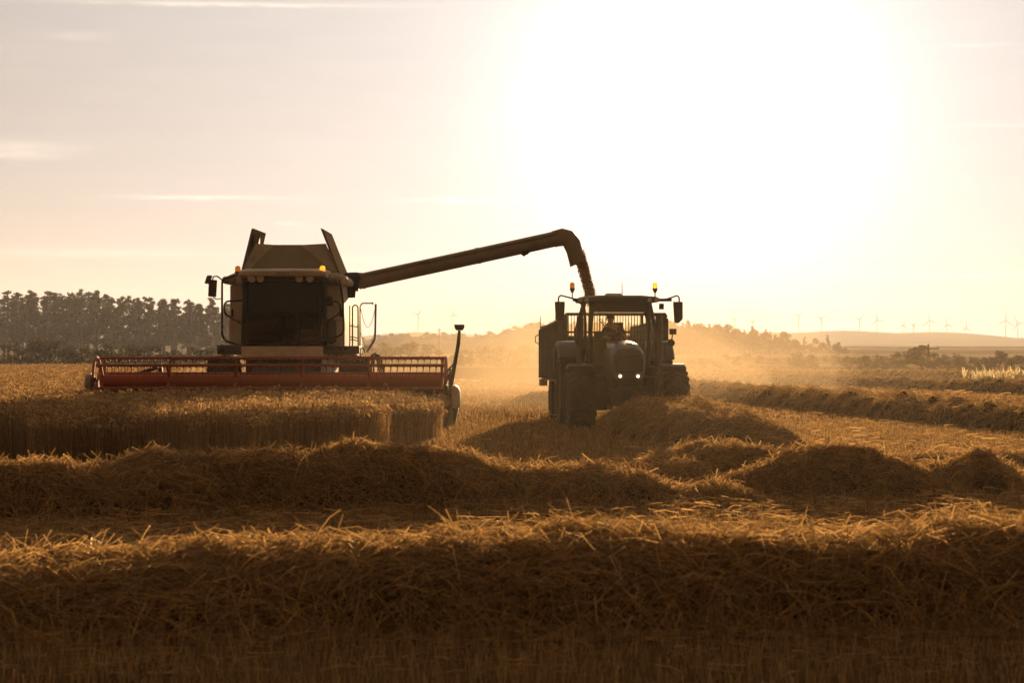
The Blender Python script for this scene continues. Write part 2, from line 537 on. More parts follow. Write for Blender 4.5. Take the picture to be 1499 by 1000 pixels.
hill('far_hill', [(-1800, 500), (-400, 494), (0, 492), (300, 494), (540, 493), (610, 487), (700, 492), (800, 496), (950, 492), (1080, 488), (1160, 488), (1220, 485),
                  (1290, 489), (1320, 488), (1342, 486.5), (1362, 492), (1380, 495), (1499, 496), (1800, 492), (3300, 500)], 2600, 4900, 5200, 1.2, 4, 1.5)
hill('near_hill', [(-900, 515), (200, 505), (480, 503), (560, 499), (600, 496), (640, 498), (690, 498), (715, 500), (735, 493), (750, 487), (775, 484), (800, 479), (850, 478), (900, 482),
                   (960, 490), (1040, 500), (1140, 510), (1400, 512), (2300, 514)], 1000, 1750, 2000, 0.8, 9, 3.5)


# ---------------------------------------------------------------- straw windrows and heaps
def windrow(ctrl, n_straw, label, cat='windrow', name='straw_windrow', group=None, seed=0, length=(0.14, 0.45), wid=(0.0025, 0.0045), mat='straw', stick=0.22, lump=0.10, drape=0.05):
    """ctrl: (X, Y, height, half width) points along the row; returns one mesh of mound plus straws"""
    r = np.random.default_rng(seed + 100)
    c = np.array(ctrl, float)
    seg = np.concatenate([[0], np.cumsum(np.hypot(np.diff(c[:, 0]), np.diff(c[:, 1])))])
    L = seg[-1]
    lum = sines(seed + 1, 8, 1.5, 9.0)
    lum2 = sines(seed + 2, 8, 8.0, 26.0)

    def cc(s, k):
        s = np.clip(s, 0, L)
        # smooth interpolation
        return (np.interp(s, seg, c[:, k]) * 2 + np.interp(np.clip(s - 0.25, 0, L), seg, c[:, k]) + np.interp(np.clip(s + 0.25, 0, L), seg, c[:, k])) / 4

    def pos(s, t):
        x, y, h, w = (cc(s, k) for k in range(4))
        e = 0.05
        tx = cc(s + e, 0) - cc(s - e, 0); ty = cc(s + e, 1) - cc(s - e, 1)
        ln = np.maximum(np.hypot(tx, ty), 1e-6)
        nx_, ny_ = -ty / ln, tx / ln
        prof = np.clip(1 - np.abs(t) ** 3.0, 0, 1) ** 0.85
        bump = 1 + lump * 2.2 * lum(x * 1.0 + nx_ * t * w, y + ny_ * t * w) + lump * 1.1 * lum2(x + nx_ * t * w, y + ny_ * t * w)
        ww = w * (1 + 0.16 * lum(s, s * 0 + 3.0))
        return np.stack([x + nx_ * t * ww, y + ny_ * t * ww, h * prof * bump], -1)

    ns, nt_ = max(int(L / 0.12), 8), 25
    S, T = np.meshgrid(np.linspace(0, L, ns), np.linspace(-1, 1, nt_))
    V = pos(S.ravel(), T.ravel())
    V[:, 2] = V[:, 2] * 0.93 - 0.02
    i = np.arange(nt_ - 1)[:, None] * ns + np.arange(ns - 1)[None, :]
    Q = np.stack([i, i + 1, i + ns + 1, i + ns], -1).reshape(-1, 4)
    # straws
    N = n_straw
    s = r.uniform(0, L, N); t = np.clip(r.uniform(-1.12, 1.12, N), -1.2, 1.2)
    tt = np.clip(t, -1, 1)
    p0 = pos(s, tt)
    over = (np.abs(t) > 1)
    p0[over, 1] += (t[over] - tt[over]) * 1.2 * np.sign(1)
    e = 0.04
    ds = pos(s + e, tt) - pos(s - e, tt); dt = pos(s, np.clip(tt + e, -1, 1)) - pos(s, np.clip(tt - e, -1, 1))
    ds, dt = unit(ds), unit(dt)
    nr = unit(np.cross(ds, dt)); nr *= np.sign(nr[:, 2:3] + 1e-9)
    a = r.uniform(0, 2 * np.pi, N)
    d = unit(ds * np.cos(a)[:, None] + dt * np.sin(a)[:, None] + nr * (np.where(r.random(N) < 0.10, r.uniform(0.2, 1.1, N), r.normal(0, stick, N))[:, None]))
    ln = r.uniform(*length, N) * r.choice([1, 1, 0.6, 1.25], N)
    bend = unit(np.cross(d, nr) * r.normal(0, 1, (N, 1)) + nr * r.normal(0.2, 0.7, (N, 1)))
    ba = (ln * r.uniform(0.0, 0.30, N) * r.random(N))[:, None]
    c0 = p0 + nr * (r.uniform(-0.03, drape, N)[:, None])
    ts = np.array([-0.5, -0.17, 0.17, 0.5])
    P = c0[:, None, :] + d[:, None, :] * (ln[:, None] * ts[None, :])[:, :, None] + bend[:, None, :] * ba[:, None, :] * (1 - (2 * ts[None, :, None]) ** 2)
    P[:, :, 2] = np.maximum(P[:, :, 2], 0.004)
    wv = unit(np.cross(d, r.normal(0, 1, (N, 3)) + nr * 0.0))
    hw = r.uniform(*wid, N)
    W = wv[:, None, :] * hw[:, None, None] * np.ones((1, 4, 1))
    sh = np.clip(r.beta(1.6, 2.2, N), 0, 1)
    rb = Rib()
    rb.add(P, W, sh)
    o = rb.build(name, M[mat])
    # the packed core goes into the same mesh with its own material slot
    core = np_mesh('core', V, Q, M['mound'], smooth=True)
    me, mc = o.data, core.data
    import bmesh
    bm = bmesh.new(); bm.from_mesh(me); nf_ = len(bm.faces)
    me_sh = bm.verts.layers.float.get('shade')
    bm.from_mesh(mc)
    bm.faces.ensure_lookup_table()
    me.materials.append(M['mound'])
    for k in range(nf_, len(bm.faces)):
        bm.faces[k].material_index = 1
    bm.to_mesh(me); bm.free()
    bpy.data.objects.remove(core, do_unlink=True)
    return tag(o, label, cat, group)


def ctl(pts, W):
    """(px, y of crest, y of foot) -> control points on the ground plane at their real distance"""
    out = []
    for q in pts:
        px, yt, yb = q[:3]
        w = q[3] if len(q) > 3 else W
        Y = gd(yb) + w * 0.95
        out.append(((px - 749.5) / F * Y, Y, max(CAM_H - (yt - 520) / F * Y, 0.02), w))
    return out


G_W = 'rows and heaps of cut straw'
windrow(ctl([(-420, 848, 924), (-200, 843, 929), (0, 839, 934), (120, 835, 934), (260, 825, 934), (420, 819, 932), (560, 809, 932), (700, 803, 929), (850, 797, 929), (1000, 797, 926), (1120, 801, 926),
             (1260, 805, 926), (1400, 793, 924), (1499, 789, 922), (1700, 793, 919), (1950, 803, 914)], 1.2), 80000,
        'nearest straw windrow, a long bank of tangled straw right across the foreground', group=G_W, seed=1, length=(0.15, 0.5), wid=(0.0020, 0.0042), stick=0.2, drape=0.08, lump=0.10)
windrow(ctl([(-330, 690, 775), (-150, 684, 775), (0, 687, 772), (100, 690, 770), (220, 682, 765), (310, 672, 760), (450, 674, 758), (540, 666, 755), (610, 659, 752), (660, 667, 750), (720, 688, 748), (790, 695, 748),
             (850, 688, 748), (890, 686, 748), (930, 700, 746), (955, 722, 745), (972, 744, 746)], 1.05), 60000,
        'second straw windrow, wavy bank running from the left edge to below the tractor', group=G_W, seed=2, wid=(0.0032, 0.0052))
windrow(ctl([(975, 742, 748, 0.6), (1005, 724, 747, 0.7), (1045, 712, 747, 0.8), (1085, 726, 746, 0.7), (1112, 738, 745, 0.6)], 0.7), 7000,
        'low straw hump between the second windrow and the broad straw heap', 'straw heap', 'straw_heap', G_W, seed=3, wid=(0.0032, 0.0052), lump=0.15)
windrow(ctl([(1104, 730, 740, 0.7), (1122, 692, 738, 0.9), (1165, 676, 738, 1.0), (1225, 665, 738, 1.0), (1284, 662, 737, 1.0), (1302, 670, 737, 0.9), (1311, 730, 737, 0.4)], 0.9), 15000,
        'broad flat-topped straw heap at the right, between a low hump and a small dome', 'straw heap', 'straw_heap', G_W, seed=4, wid=(0.0032, 0.0052), lump=0.15)
windrow(ctl([(1384, 728, 733, 0.35), (1392, 706, 733, 0.6), (1404, 678, 732, 0.9), (1430, 662, 732, 1.0), (1454, 668, 732, 0.9), (1474, 714, 731, 0.5), (1510, 716, 730, 0.6),
             (1600, 690, 730, 0.9), (1700, 700, 730, 0.9)], 0.9), 14000,
        'small domed straw heap near the right edge of the field', 'straw heap', 'straw_heap', G_W, seed=5, wid=(0.0032, 0.0052), lump=0.15)
windrow(ctl([(972, 700, 712, 0.5), (1000, 676, 710, 0.9), (1035, 655, 708, 1.1), (1065, 651, 706, 1.1), (1095, 664, 704, 1.0), (1128, 694, 702, 0.6)], 0.9), 12000,
        'peaked straw heap in front of the long mound by the tractor', 'straw heap', 'straw_heap', G_W, seed=6, wid=(0.0035, 0.006), lump=0.15)
windrow(ctl([(960, 704, 714, 0.4), (985, 684, 714, 0.5), (1012, 682, 713, 0.5), (1035, 703, 712, 0.4)], 0.5), 3000,
        'little straw tuft at the left foot of the peaked heap', 'straw heap', 'straw_heap', G_W, seed=7, wid=(0.0035, 0.006))
windrow([(4.75, 42.0, 0.12, 0.35), (4.45, 42.8, 0.42, 0.85), (4.0, 44.6, 0.60, 1.2), (3.65, 47.0, 0.70, 1.35), (3.4, 50.0, 0.74, 1.45), (3.2, 52.5, 0.72, 1.4), (3.1, 54.2, 0.55, 1.0), (3.05, 54.9, 0.25, 0.5)], 34000,
        'long straw mound running up to the front of the tractor', 'windrow', 'straw_windrow', G_W, seed=8, wid=(0.0035, 0.006), mat='straw_far', lump=0.11)
windrow([(16.5, 33, 0.5, 1.1), (13.5, 42, 0.52, 1.1), (11.9, 51.5, 0.56, 1.15), (11.2, 57, 0.56, 1.15), (10.4, 64, 0.56, 1.15), (9.6, 72, 0.56, 1.15), (8.6, 84, 0.55, 1.15), (7.4, 98, 0.55, 1.15), (5.6, 120, 0.5, 1.1), (3.8, 142, 0.45, 1.1)], 50000,
        'thick straw windrow curving away on the right, the nearest of those beyond the tractor', group=G_W, seed=9, wid=(0.005, 0.009), length=(0.2, 0.45), mat='straw_far', lump=0.24)
windrow([(33, 58, 0.5, 1.2), (27.5, 82, 0.55, 1.2), (23.5, 99, 0.55, 1.2), (19.8, 120, 0.55, 1.2), (16, 143, 0.55, 1.2), (11, 175, 0.5, 1.2), (6, 205, 0.45, 1.2)], 34000,
        'middle one of the straw windrows at the far right, below the pale grass', group=G_W, seed=10, wid=(0.008, 0.014), length=(0.25, 0.5), mat='straw_far', lump=0.24)
windrow([(52, 105, 0.5, 1.4), (42, 135, 0.55, 1.4), (33, 158, 0.55, 1.4), (24, 180, 0.55, 1.4), (14, 205, 0.5, 1.4), (4, 228, 0.4, 1.4)], 20000,
        'farthest straw windrow on the right, just in front of the hedge bushes', group=G_W, seed=12, wid=(0.011, 0.018), length=(0.3, 0.6), mat='straw_far', lump=0.24)
windrow(ctl([(766, 592, 593, 0.4), (776, 583, 592, 0.7), (792, 577, 591, 0.8), (815, 577, 590, 0.8), (840, 584, 590, 0.6)], 1.0), 4000,
        'dusty straw heap behind the trailer wheels', 'straw heap', 'straw_heap', G_W, seed=13, wid=(0.007, 0.012), mat='straw_far')
windrow([(12.2, 35.5, 0.2, 0.6), (9.2, 36.3, 0.22, 0.8), (6.6, 37.5, 0.2, 0.8), (5.6, 38.5, 0.05, 0.4)], 6000,
        'low straw ridge behind the broad heap and the small dome', 'straw heap', 'straw_heap', G_W, seed=14, wid=(0.0035, 0.006))


# ---------------------------------------------------------------- stubble and loose straw on the ground
CROP_FRONT = [(-16.0, 34.5), (-9.2, 35.4), (-8.2, 36.6), (-6.9, 37.4), (-4.0, 38.0), (-2.25, 38.8)]


def in_crop(x, y):
    fx = np.array([p[0] for p in CROP_FRONT]); fy = np.array([p[1] for p in CROP_FRONT])
    front = np.interp(x, fx, fy) + 0.22 * np.sin(x * 2.1) + 0.14 * np.sin(x * 5.7 + 2) + 0.10 * np.sin(x * 13.0)
    right = -2.35 + 0.72 * np.clip((y - 43.6) / 3.4, 0, 1) + 0.10 * np.sin(y * 0.9 + 2) + 0.10 * np.sin(y * 1.7) + 0.07 * np.sin(y * 5.3 + 1)
    a = (x < right) & (y > front) & (y < 57.0)
    b = (x < -10.05) & (y >= 57.0)
    return a | b


def stubble_zone(y0, y1, row, step, hw, hgt, margin):
    ux, uy = -0.071, 1.0
    W = 0.215 * y1 + margin
    rows = np.arange(-W - 8, W + 8, row)
    ys = np.arange(y0, y1, step)
    RX, YY = np.meshgrid(rows, ys)
    x = (RX + ux * (YY - 45)).ravel() + rng.normal(0, row * (0.30 if y1 < 30 else 0.07), RX.size)
    y = YY.ravel() + rng.uniform(-step, step, RX.size)
    keep = (np.abs(x) < 0.215 * y + margin) & ~in_crop(x, y) & (rng.random(RX.size) < 0.86)
    x, y = x[keep], y[keep]
    N = len(x)
    h = rng.uniform(*hgt, N)
    lean = rng.normal(0, 0.22, (N, 2))
    P = np.zeros((N, 2, 3)); P[:, 0, 0] = x; P[:, 0, 1] = y; P[:, 0, 2] = -0.02
    P[:, 1, 0] = x + lean[:, 0] * h; P[:, 1, 1] = y + lean[:, 1] * h; P[:, 1, 2] = h
    a = rng.uniform(0, np.pi, N)
    w = rng.uniform(0.7, 1.3, N) * hw
    W_ = np.stack([np.cos(a) * w, np.sin(a) * w, 0 * a], -1)[:, None, :] * np.ones((1, 2, 1))
    return P, W_, rng.beta(1.5, 2.2, N)


rb = Rib()
rb.add(*stubble_zone(11.0, 26.0, 0.14, 0.022, 0.0024, (0.05, 0.13), 2.5))
rb.add(*stubble_zone(26.0, 62.0, 0.155, 0.045, 0.0050, (0.08, 0.16), 2.5))
rb.add(*stubble_zone(62.0, 130.0, 0.30, 0.17, 0.014, (0.08, 0.16), 4.0))
tag(rb.build('stubble', M['stubble']), 'short cut straw stubble standing in rows on the field', 'stubble', kind='stuff')


def loose(n, y0, y1, ln, hw, bias=1.0, margin=2.0, up=0.12):
    y = y0 + (y1 - y0) * rng.random(n) ** bias
    x = rng.uniform(-1, 1, n) * (0.215 * y + margin)
    k = ~in_crop(x, y) & ~((x > -1.6) & (x < 2.0) & (y > 37) & (rng.random(n) < 0.85))
    x, y = x[k], y[k]; N = len(x)
    a = rng.uniform(0, 2 * np.pi, N)
    d = unit(np.stack([np.cos(a), np.sin(a), rng.normal(0, up, N)], -1))
    L = rng.uniform(*ln, N)
    z = rng.uniform(0.03, 0.17, N) * np.where(y < 16.5, 0.35, 1.0)
    c0 = np.stack([x, y, z], -1)
    b = unit(rng.normal(0, 1, (N, 3)) + np.array([0, 0, 0.5])) * (L * rng.uniform(0, 0.18, N))[:, None]
    ts = np.array([-0.5, 0.0, 0.5])
    P = c0[:, None] + d[:, None] * (L[:, None] * ts)[:, :, None] + b[:, None] * np.array([0, 1, 0])[None, :, None]
    P[:, :, 2] = np.maximum(P[:, :, 2], 0.01)
    wv = unit(np.cross(d, rng.normal(0, 1, (N, 3)))) * (rng.uniform(0.7, 1.3, N) * hw)[:, None]
    return P, wv[:, None] * np.ones((1, 3, 1)), rng.beta(1.5, 1.8, N)


rb = Rib()
rb.add(*loose(16000, 15.5, 24.0, (0.08, 0.35), 0.0032))
rb.add(*loose(1400, 13.0, 15.5, (0.06, 0.25), 0.0024))
rb.add(*loose(16000, 24.0, 42.0, (0.10, 0.35), 0.0048))
rb.add(*loose(9000, 42.0, 75.0, (0.10, 0.4), 0.008))
rb.add(*loose(9000, 75.0, 170.0, (0.2, 0.6), 0.017, margin=6))
tag(rb.build('loose_straw', M['straw']), 'loose straw scattered between the windrows', 'loose straw', kind='stuff')

# tall single straws that stick out of the windrow crests and catch the light
rb = Rib()
N = 520
sel = rng.random(N) < 0.62
y = np.where(sel, rng.uniform(15.6, 17.4, N), rng.uniform(25.5, 28.0, N))
x = rng.uniform(-1, 1, N) * 0.23 * y
x = np.where(~sel & (x > -0.5), x - 40, x)
zb = np.where(sel, 0.30, 0.42)
h = rng.uniform(0.10, 0.34, N) * np.where(sel, 0.8, 0.9)
a = rng.uniform(0, 2 * np.pi, N); le = rng.uniform(0.2, 1.1, N)
P = np.zeros((N, 4, 3))
for k, t in enumerate((0, 0.4, 0.75, 1.0)):
    P[:, k, 0] = x + np.cos(a) * le * h * t ** 1.6
    P[:, k, 1] = y + np.sin(a) * le * h * t ** 1.6
    P[:, k, 2] = zb + h * (t - 0.18 * t ** 3 * le)
b = rng.uniform(0, np.pi, N)
W = np.stack([np.cos(b), np.sin(b), 0 * b], -1)[:, None, :] * (rng.uniform(0.002, 0.004, N) * np.where(sel, 0.9, 1.05))[:, None, None] * np.array([1, 1, 0.9, 1.5])[None, :, None]
rb.add(P, W, rng.uniform(0.4, 1, N))
tag(rb.build('upright_straws', M['straw']), 'single bent straws sticking up out of the windrow tops', 'loose straw', kind='stuff')


# ---------------------------------------------------------------- standing wheat
def wheat_at(rb, x, y, scale, hmul=1.0, leaves=True):
    N = len(x)
    lod = sines(21, 7, 0.3, 1.1)
    dip = sines(22, 6, 0.8, 4.0)
    h = (0.83 + 0.09 * lod(x, y) + 0.03 * dip(x, y) + rng.normal(0, 0.055, N)) * hmul
    fr = np.interp(x, [p[0] for p in CROP_FRONT], [p[1] for p in CROP_FRONT])
    eg = np.where(y < 57, np.clip(np.minimum(y - fr, (-1.55 - x) * 1.2) / 1.3, 0, 1), 1.0)
    h = h * (0.80 + 0.20 * eg ** 0.6) * np.where(rng.random(N) < 0.05, 1.08, 1.0)
    a = rng.uniform(0, 2 * np.pi, N); le = np.abs(rng.normal(0, 0.11, N))
    hd = rng.normal(0.4, 1.6, N)                     # heads droop mostly one way
    hx, hy = np.cos(hd), np.sin(hd)
    w = 0.0028 * scale * rng.uniform(0.8, 1.3, N)
    fa = rng.uniform(0, np.pi, N); fv = np.stack([np.cos(fa), np.sin(fa), 0 * fa], -1)
    P = np.zeros((N, 3, 3))
    for k, t in enumerate((0.0, 0.55, 1.0)):
        P[:, k, 0] = x + np.cos(a) * le * h * t * t
        P[:, k, 1] = y + np.sin(a) * le * h * t * t
        P[:, k, 2] = h * t
    sh = rng.beta(0.9, 1.1, N)
    rb.add(P, fv[:, None] * w[:, None, None] * np.ones((1, 3, 1)), sh * 0.8)
    tip = P[:, 2]
    E = np.zeros((N, 4, 3)); E[:, 0] = tip
    dr = rng.uniform(0.3, 1.0, N)
    for k, (o, z) in enumerate(((0.035, 0.030), (0.080, 0.016), (0.112, -0.035))):
        E[:, k + 1, 0] = tip[:, 0] + hx * o; E[:, k + 1, 1] = tip[:, 1] + hy * o
        E[:, k + 1, 2] = tip[:, 2] + z * dr + 0.02 * (1 - dr)
    ew = 0.0125 * scale ** 0.8 * rng.uniform(0.8, 1.3, N)
    Wd = fv[:, None] * ew[:, None, None] * np.array([0.5, 1.0, 1.0, 0.35])[None, :, None]
    rb.add(E, Wd, np.clip(sh + 0.15, 0, 1))
    if leaves:
        m = rng.random(N) < 0.6
        K = m.sum()
        la = rng.uniform(0, 2 * np.pi, K); lz = h[m] * rng.uniform(0.35, 0.8, K)
        Lf = np.zeros((K, 3, 3))
        for k, (o, z) in enumerate(((0, 0), (0.06, 0.07), (0.16, 0.0))):
            Lf[:, k, 0] = x[m] + np.cos(la) * o; Lf[:, k, 1] = y[m] + np.sin(la) * o; Lf[:, k, 2] = lz + z * rng.uniform(0.3, 1.2, K)
        lw = np.stack([-np.sin(la), np.cos(la), 0.6 + 0 * la], -1) * 0.0045 * scale
        rb.add(Lf, lw[:, None] * np.array([1, 1, 0.2])[None, :, None], sh[m] * 0.7)


rb = Rib()


def crop_pts(n, x0, x1, y0, y1, bias=1.0):
    x = rng.uniform(x0, x1, n); y = y0 + (y1 - y0) * rng.random(n) ** bias
    k = in_crop(x, y)
    # thin out a wheel track that runs through the standing crop
    tr = np.abs(x - (-0.071 * (y - 45) - 8.3)) < 0.22
    k &= ~(tr & (rng.random(n) < 0.9))
    return x[k], y[k]


wheat_at(rb, *crop_pts(24000, -13, -1.2, 34.4, 41.5), 1.35)
wheat_at(rb, *crop_pts(28000, -14.5, -1.2, 41.5, 57, 0.9), 1.6)
# the cut edge beside the combine needs a dense wall of stalks
wheat_at(rb, *crop_pts(9000, -3.0, -1.2, 38, 57), 1.35)
wheat_at(rb, *crop_pts(26000, -32, -10.05, 57, 110, 1.1), 2.6, leaves=False)
wheat_at(rb, *crop_pts(22000, -62, -10.05, 110, 240, 1.2), 5.5, leaves=False)
tag(rb.build('standing_wheat', M['wheat']), 'ripe standing wheat not yet cut, left of and in front of the combine', 'wheat', kind='stuff')
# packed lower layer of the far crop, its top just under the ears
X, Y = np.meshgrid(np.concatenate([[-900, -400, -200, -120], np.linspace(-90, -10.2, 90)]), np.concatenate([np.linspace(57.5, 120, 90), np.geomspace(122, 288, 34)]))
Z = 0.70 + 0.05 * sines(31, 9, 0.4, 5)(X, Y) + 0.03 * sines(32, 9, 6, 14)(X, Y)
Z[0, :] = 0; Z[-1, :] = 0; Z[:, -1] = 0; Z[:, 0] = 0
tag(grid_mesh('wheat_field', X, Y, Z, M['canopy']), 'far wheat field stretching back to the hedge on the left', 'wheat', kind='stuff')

# pale tall grass at the right
rb = Rib()
N = 2600
cx = rng.normal(0, 1, N)
x = 21.3 + 6.5 * rng.random(N) ** 0.8; y = 113 + rng.uniform(-2.5, 2.5, N)
h = (0.85 + 0.30 * sines(41, 5, 1, 4)(x, y)) * rng.uniform(0.45, 1.1, N)
P = np.zeros((N, 4, 3))
la = rng.normal(0, 0.25, (N, 2))
for k, t in enumerate((0, 0.5, 0.8, 1.0)):
    P[:, k, 0] = x + la[:, 0] * h * t * t; P[:, k, 1] = y + la[:, 1] * h * t * t; P[:, k, 2] = h * t + 0.1 * t
fa = rng.uniform(0, np.pi, N)
W = np.stack([np.cos(fa), np.sin(fa), 0 * fa], -1)[:, None] * 0.016 * np.array([0.6, 0.8, 2.0, 0.6])[None, :, None]
rb.add(P, W, rng.random(N))
tag(rb.build('pale_grass', M['pale_grass']), 'patch of tall pale seeding grass glowing at the far right', 'grass', kind='stuff')


# ---------------------------------------------------------------- trees
def blob_leaves(centres, radii, n_each, size, seed, squash=0.8):
    r = np.random.default_rng(seed)
    rb = Rib()
    for c, rad in zip(centres, radii):
        n = int(n_each * (rad ** 1.6))
        d = unit(r.normal(0, 1, (n, 3))) * (r.random(n) ** 0.45)[:, None] * rad
        d[:, 2] *= squash
        p = np.array(c) + d
        a = unit(r.normal(0, 1, (n, 3))); b = unit(np.cross(a, r.normal(0, 1, (n, 3))))
        s = (size * r.uniform(0.5, 1.4, n))[:, None]
        V = np.stack([p - a * s, p + b * s * 0.6, p + a * s, p - b * s * 0.6], 1).reshape(-1, 3)
        Q = np.arange(4 * n).reshape(-1, 4)
        rb.raw(V, Q, np.repeat(r.random(n), 4))
    return rb


def make_tree(name, kind, seed, height):
    r = random.Random(seed)
    t = empty(name, (0, 0, 0))
    mb = MB()
    cs, rs = [], []
    if kind == 'pine':
        tz = height * 0.93
        bend = r.uniform(-0.4, 0.4)
        mb.tube([(0, 0, -0.3), (bend * 0.3, 0, height * 0.3), (bend, 0.1, height * 0.65), (bend * 0.8, 0, tz)], [0.24, 0.19, 0.13, 0.05], 6)
        z = height * r.uniform(0.14, 0.36)
        while z < height * 0.95:
            f = max(z - height * 0.3, 0) / (height * 0.7)
            reach = (2.0 - 1.65 * f) * r.uniform(0.4, 1.1)
            for k in range(r.choice((2, 3))):
                a = r.uniform(0, 6.28)
                e = (bend * 0.8 + math.cos(a) * reach, math.sin(a) * reach, z + 0.45)
                mb.tube([(bend * z / height, 0, z), e], [0.06, 0.02], 4)
                cs.append(e); rs.append(r.uniform(0.5, 1.0) * (1 - 0.45 * f))
            z += r.uniform(0.6, 1.1)
        cs.append((bend * 0.8, 0, height - 0.4)); rs.append(0.5)
        lv = blob_leaves(cs, rs, 95, 0.23, seed, 0.95)
        mat = M['needle']
    elif kind == 'broad':
        sp = height * 0.36
        mb.tube([(0, 0, -0.3), (0.1, 0, height * 0.25), (0.15, 0.05, height * 0.55)], [0.17 * height / 6, 0.12 * height / 6, 0.05], 6)
        nb = 13
        for k in range(nb):
            a = r.uniform(0, 6.28); q = r.random() ** 0.6
            e = (math.cos(a) * sp * q, math.sin(a) * sp * q, height * r.uniform(0.28, 0.84) * (1 - 0.25 * q))
            mb.tube([(0.1, 0, height * 0.2), e], [0.05 * height / 6, 0.015], 4)
            cs.append(e); rs.append(height * r.uniform(0.11, 0.19))
        cs.append((0, 0, height * 0.84)); rs.append(height * 0.13)
        lv = blob_leaves(cs, rs, 90, 0.032 * height + 0.03, seed, 0.85)
        mat = M['leaf']
    else:      # a wide, low hedge bush
        sp = height * 0.9
        for k in range(5):
            a = r.uniform(0, 6.28)
            mb.tube([(0, 0, -0.2), (math.cos(a) * sp * 0.3, math.sin(a) * sp * 0.3, height * 0.5)], [0.07, 0.03], 5)
        for k in range(40):
            a = r.uniform(0, 6.28); q = r.random() ** 0.6
            e = (math.cos(a) * sp * q, math.sin(a) * sp * q * 0.7, height * r.uniform(0.06, 0.86) * (1 - 0.35 * q * q))
            cs.append(e); rs.append(height * r.uniform(0.10, 0.20))
        lv = blob_leaves(cs, rs, 80 * (4 / height) ** 0.8, 0.12 + 0.014 * height, seed, 0.85)
        mat = M['leaf']
    mb.build('trunk', M['bark'], t)
    lv.build('crown', mat, t)
    return t


def copy_tree(o, parent=None):
    c = o.copy()
    col.objects.link(c)
    if parent: c.parent = parent
    for ch in [x for x in o.children]:
        copy_tree(ch, c)
    return c


protos = {}


def plant(kind, var, height, x, y, label, cat, group=None, sx=1.0, name=None, rz=None, z=None):
    key = (kind, var)
    ph = {'pine': 17.0, 'broad': 8.0, 'bush': 4.5}[kind]
    nm = name or {'pine': 'pine_tree', 'broad': 'broadleaf_tree', 'bush': 'hedge_bush'}[kind]
    if key not in protos:
        o = make_tree(nm, kind, 50 + var * 7 + len(kind), ph)
        protos[key] = o
    else:
        o = copy_tree(protos[key])
        o.name = nm
    s = height / ph
    o.location = (x, y, float(terrain_z(x, y)) if z is None else z)
    o.scale = (s * sx, s * sx, s)
    o.rotation_euler = (0, 0, random.uniform(0, 6.28) if rz is None else rz)
    for k in ('group',):
        if k in o: del o[k]
    tag(o, label, cat, group)
    return o


# the pine wood on the left skyline
rp = random.Random(5)
G_P = 'pines of the wood on the left skyline'
for row, (Y0, step) in enumerate(((622, 2.9), (634, 2.9), (648, 3.1), (664, 3.3))):
    px = -330 + row * 13
    while px < 352:
        hz = at(px, (423 if px < 110 else 423 + (px - 110) * 0.065) + rp.uniform(-2, 12) + row * 1.5, Y0).z
        x = (px - 749.5) / F * Y0
        plant('pine', rp.randrange(6), hz - float(terrain_z(x, Y0)), x, Y0 + rp.uniform(-4, 4), 'tall dark pine with a bare lower trunk in the wood behind the left hedge', 'pine tree', G_P, sx=rp.uniform(1.35, 1.8))
        px += step * F / Y0 * rp.uniform(0.75, 1.3) * 1.1
print('pines', len([o for o in bpy.data.objects if o.name.startswith('pine_tree')]))


# hedge bushes, left to right: px centre, crest y, distance, kind, width factor, label
def bush(px, ytop, Y, kind, var, sx, label, base=None):
    x = (px - 749.5) / F * Y
    z0 = float(terrain_z(x, Y))
    h = CAM_H + (520 - ytop) / F * Y - z0
    return plant(kind, var, h, x, Y, label, 'bush' if kind == 'bush' else 'tree', 'bushes and small trees in the field hedges', sx=sx)


for i, px in enumerate((-230, -150, -75)):
    bush(px, 498 + 4 * i % 9, 300, 'bush', i % 4, 1.6, 'dark hedge bush beyond the left end of the hedge')
bush(10, 500, 300, 'bush', 0, 1.4, 'dark bush at the left edge of the picture, below the pine wood')
bush(70, 489, 296, 'bush', 1, 1.5, 'biggest dark bush of the left hedge, rounded and highest')
bush(126, 500, 302, 'bush', 2, 1.6, 'dark bush right of the biggest bush in the left hedge')
bush(182, 497, 304, 'bush', 3, 1.5, 'bush above the left end of the combine reel')
bush(228, 501, 310, 'bush', 0, 1.5, 'low brown bush fading in dust left of the combine')
bush(264, 509, 318, 'bush', 2, 1.3, 'small low bush fading in dust close to the combine')
bush(306, 500, 312, 'bush', 1, 1.3, 'dusty bush just left of the combine cab')
bush(588, 495, 420, 'bush', 2, 1.8, 'hazy bush between the combine ladder and the sensor pole')
bush(540, 502, 430, 'bush', 0, 1.5, 'hazy bush directly behind the combine ladder')
bush(690, 508, 380, 'bush', 3, 1.5, 'hazy low bush just right of the sensor pole')
bush(738, 500, 380, 'bush', 1, 1.6, 'wide hazy bush in the gap between combine and trailer')
bush(772, 506, 385, 'bush', 0, 1.1, 'narrow hazy bush touching the trailer edge')
bush(1030, 520, 270, 'bush', 2, 1.4, 'golden hazy bush just right of the tractor')
bush(1080, 513, 262, 'bush', 1, 1.6, 'broad golden bush right of the tractor in front of the hazy wood')
bush(1172, 512, 262, 'bush', 3, 0.9, 'single upright bush standing in the bright field')
bush(1190, 516, 264, 'bush', 0, 0.5, 'thin bush at the right side of the single upright bush')
bush(1243, 517, 248, 'bush', 2, 1.1, 'left bush of the hedge right of the bright field gap')
bush(1275, 515, 246, 'bush', 1, 1.2, 'second bush of the right hedge, next to the left end')
bush(1314, 512, 245, 'bush', 0, 1.3, 'bush in the right hedge left of the tallest tree')
bush(1350, 503, 245, 'broad', 1, 1.9, 'tallest spreading tree of the right hedge with ragged top')
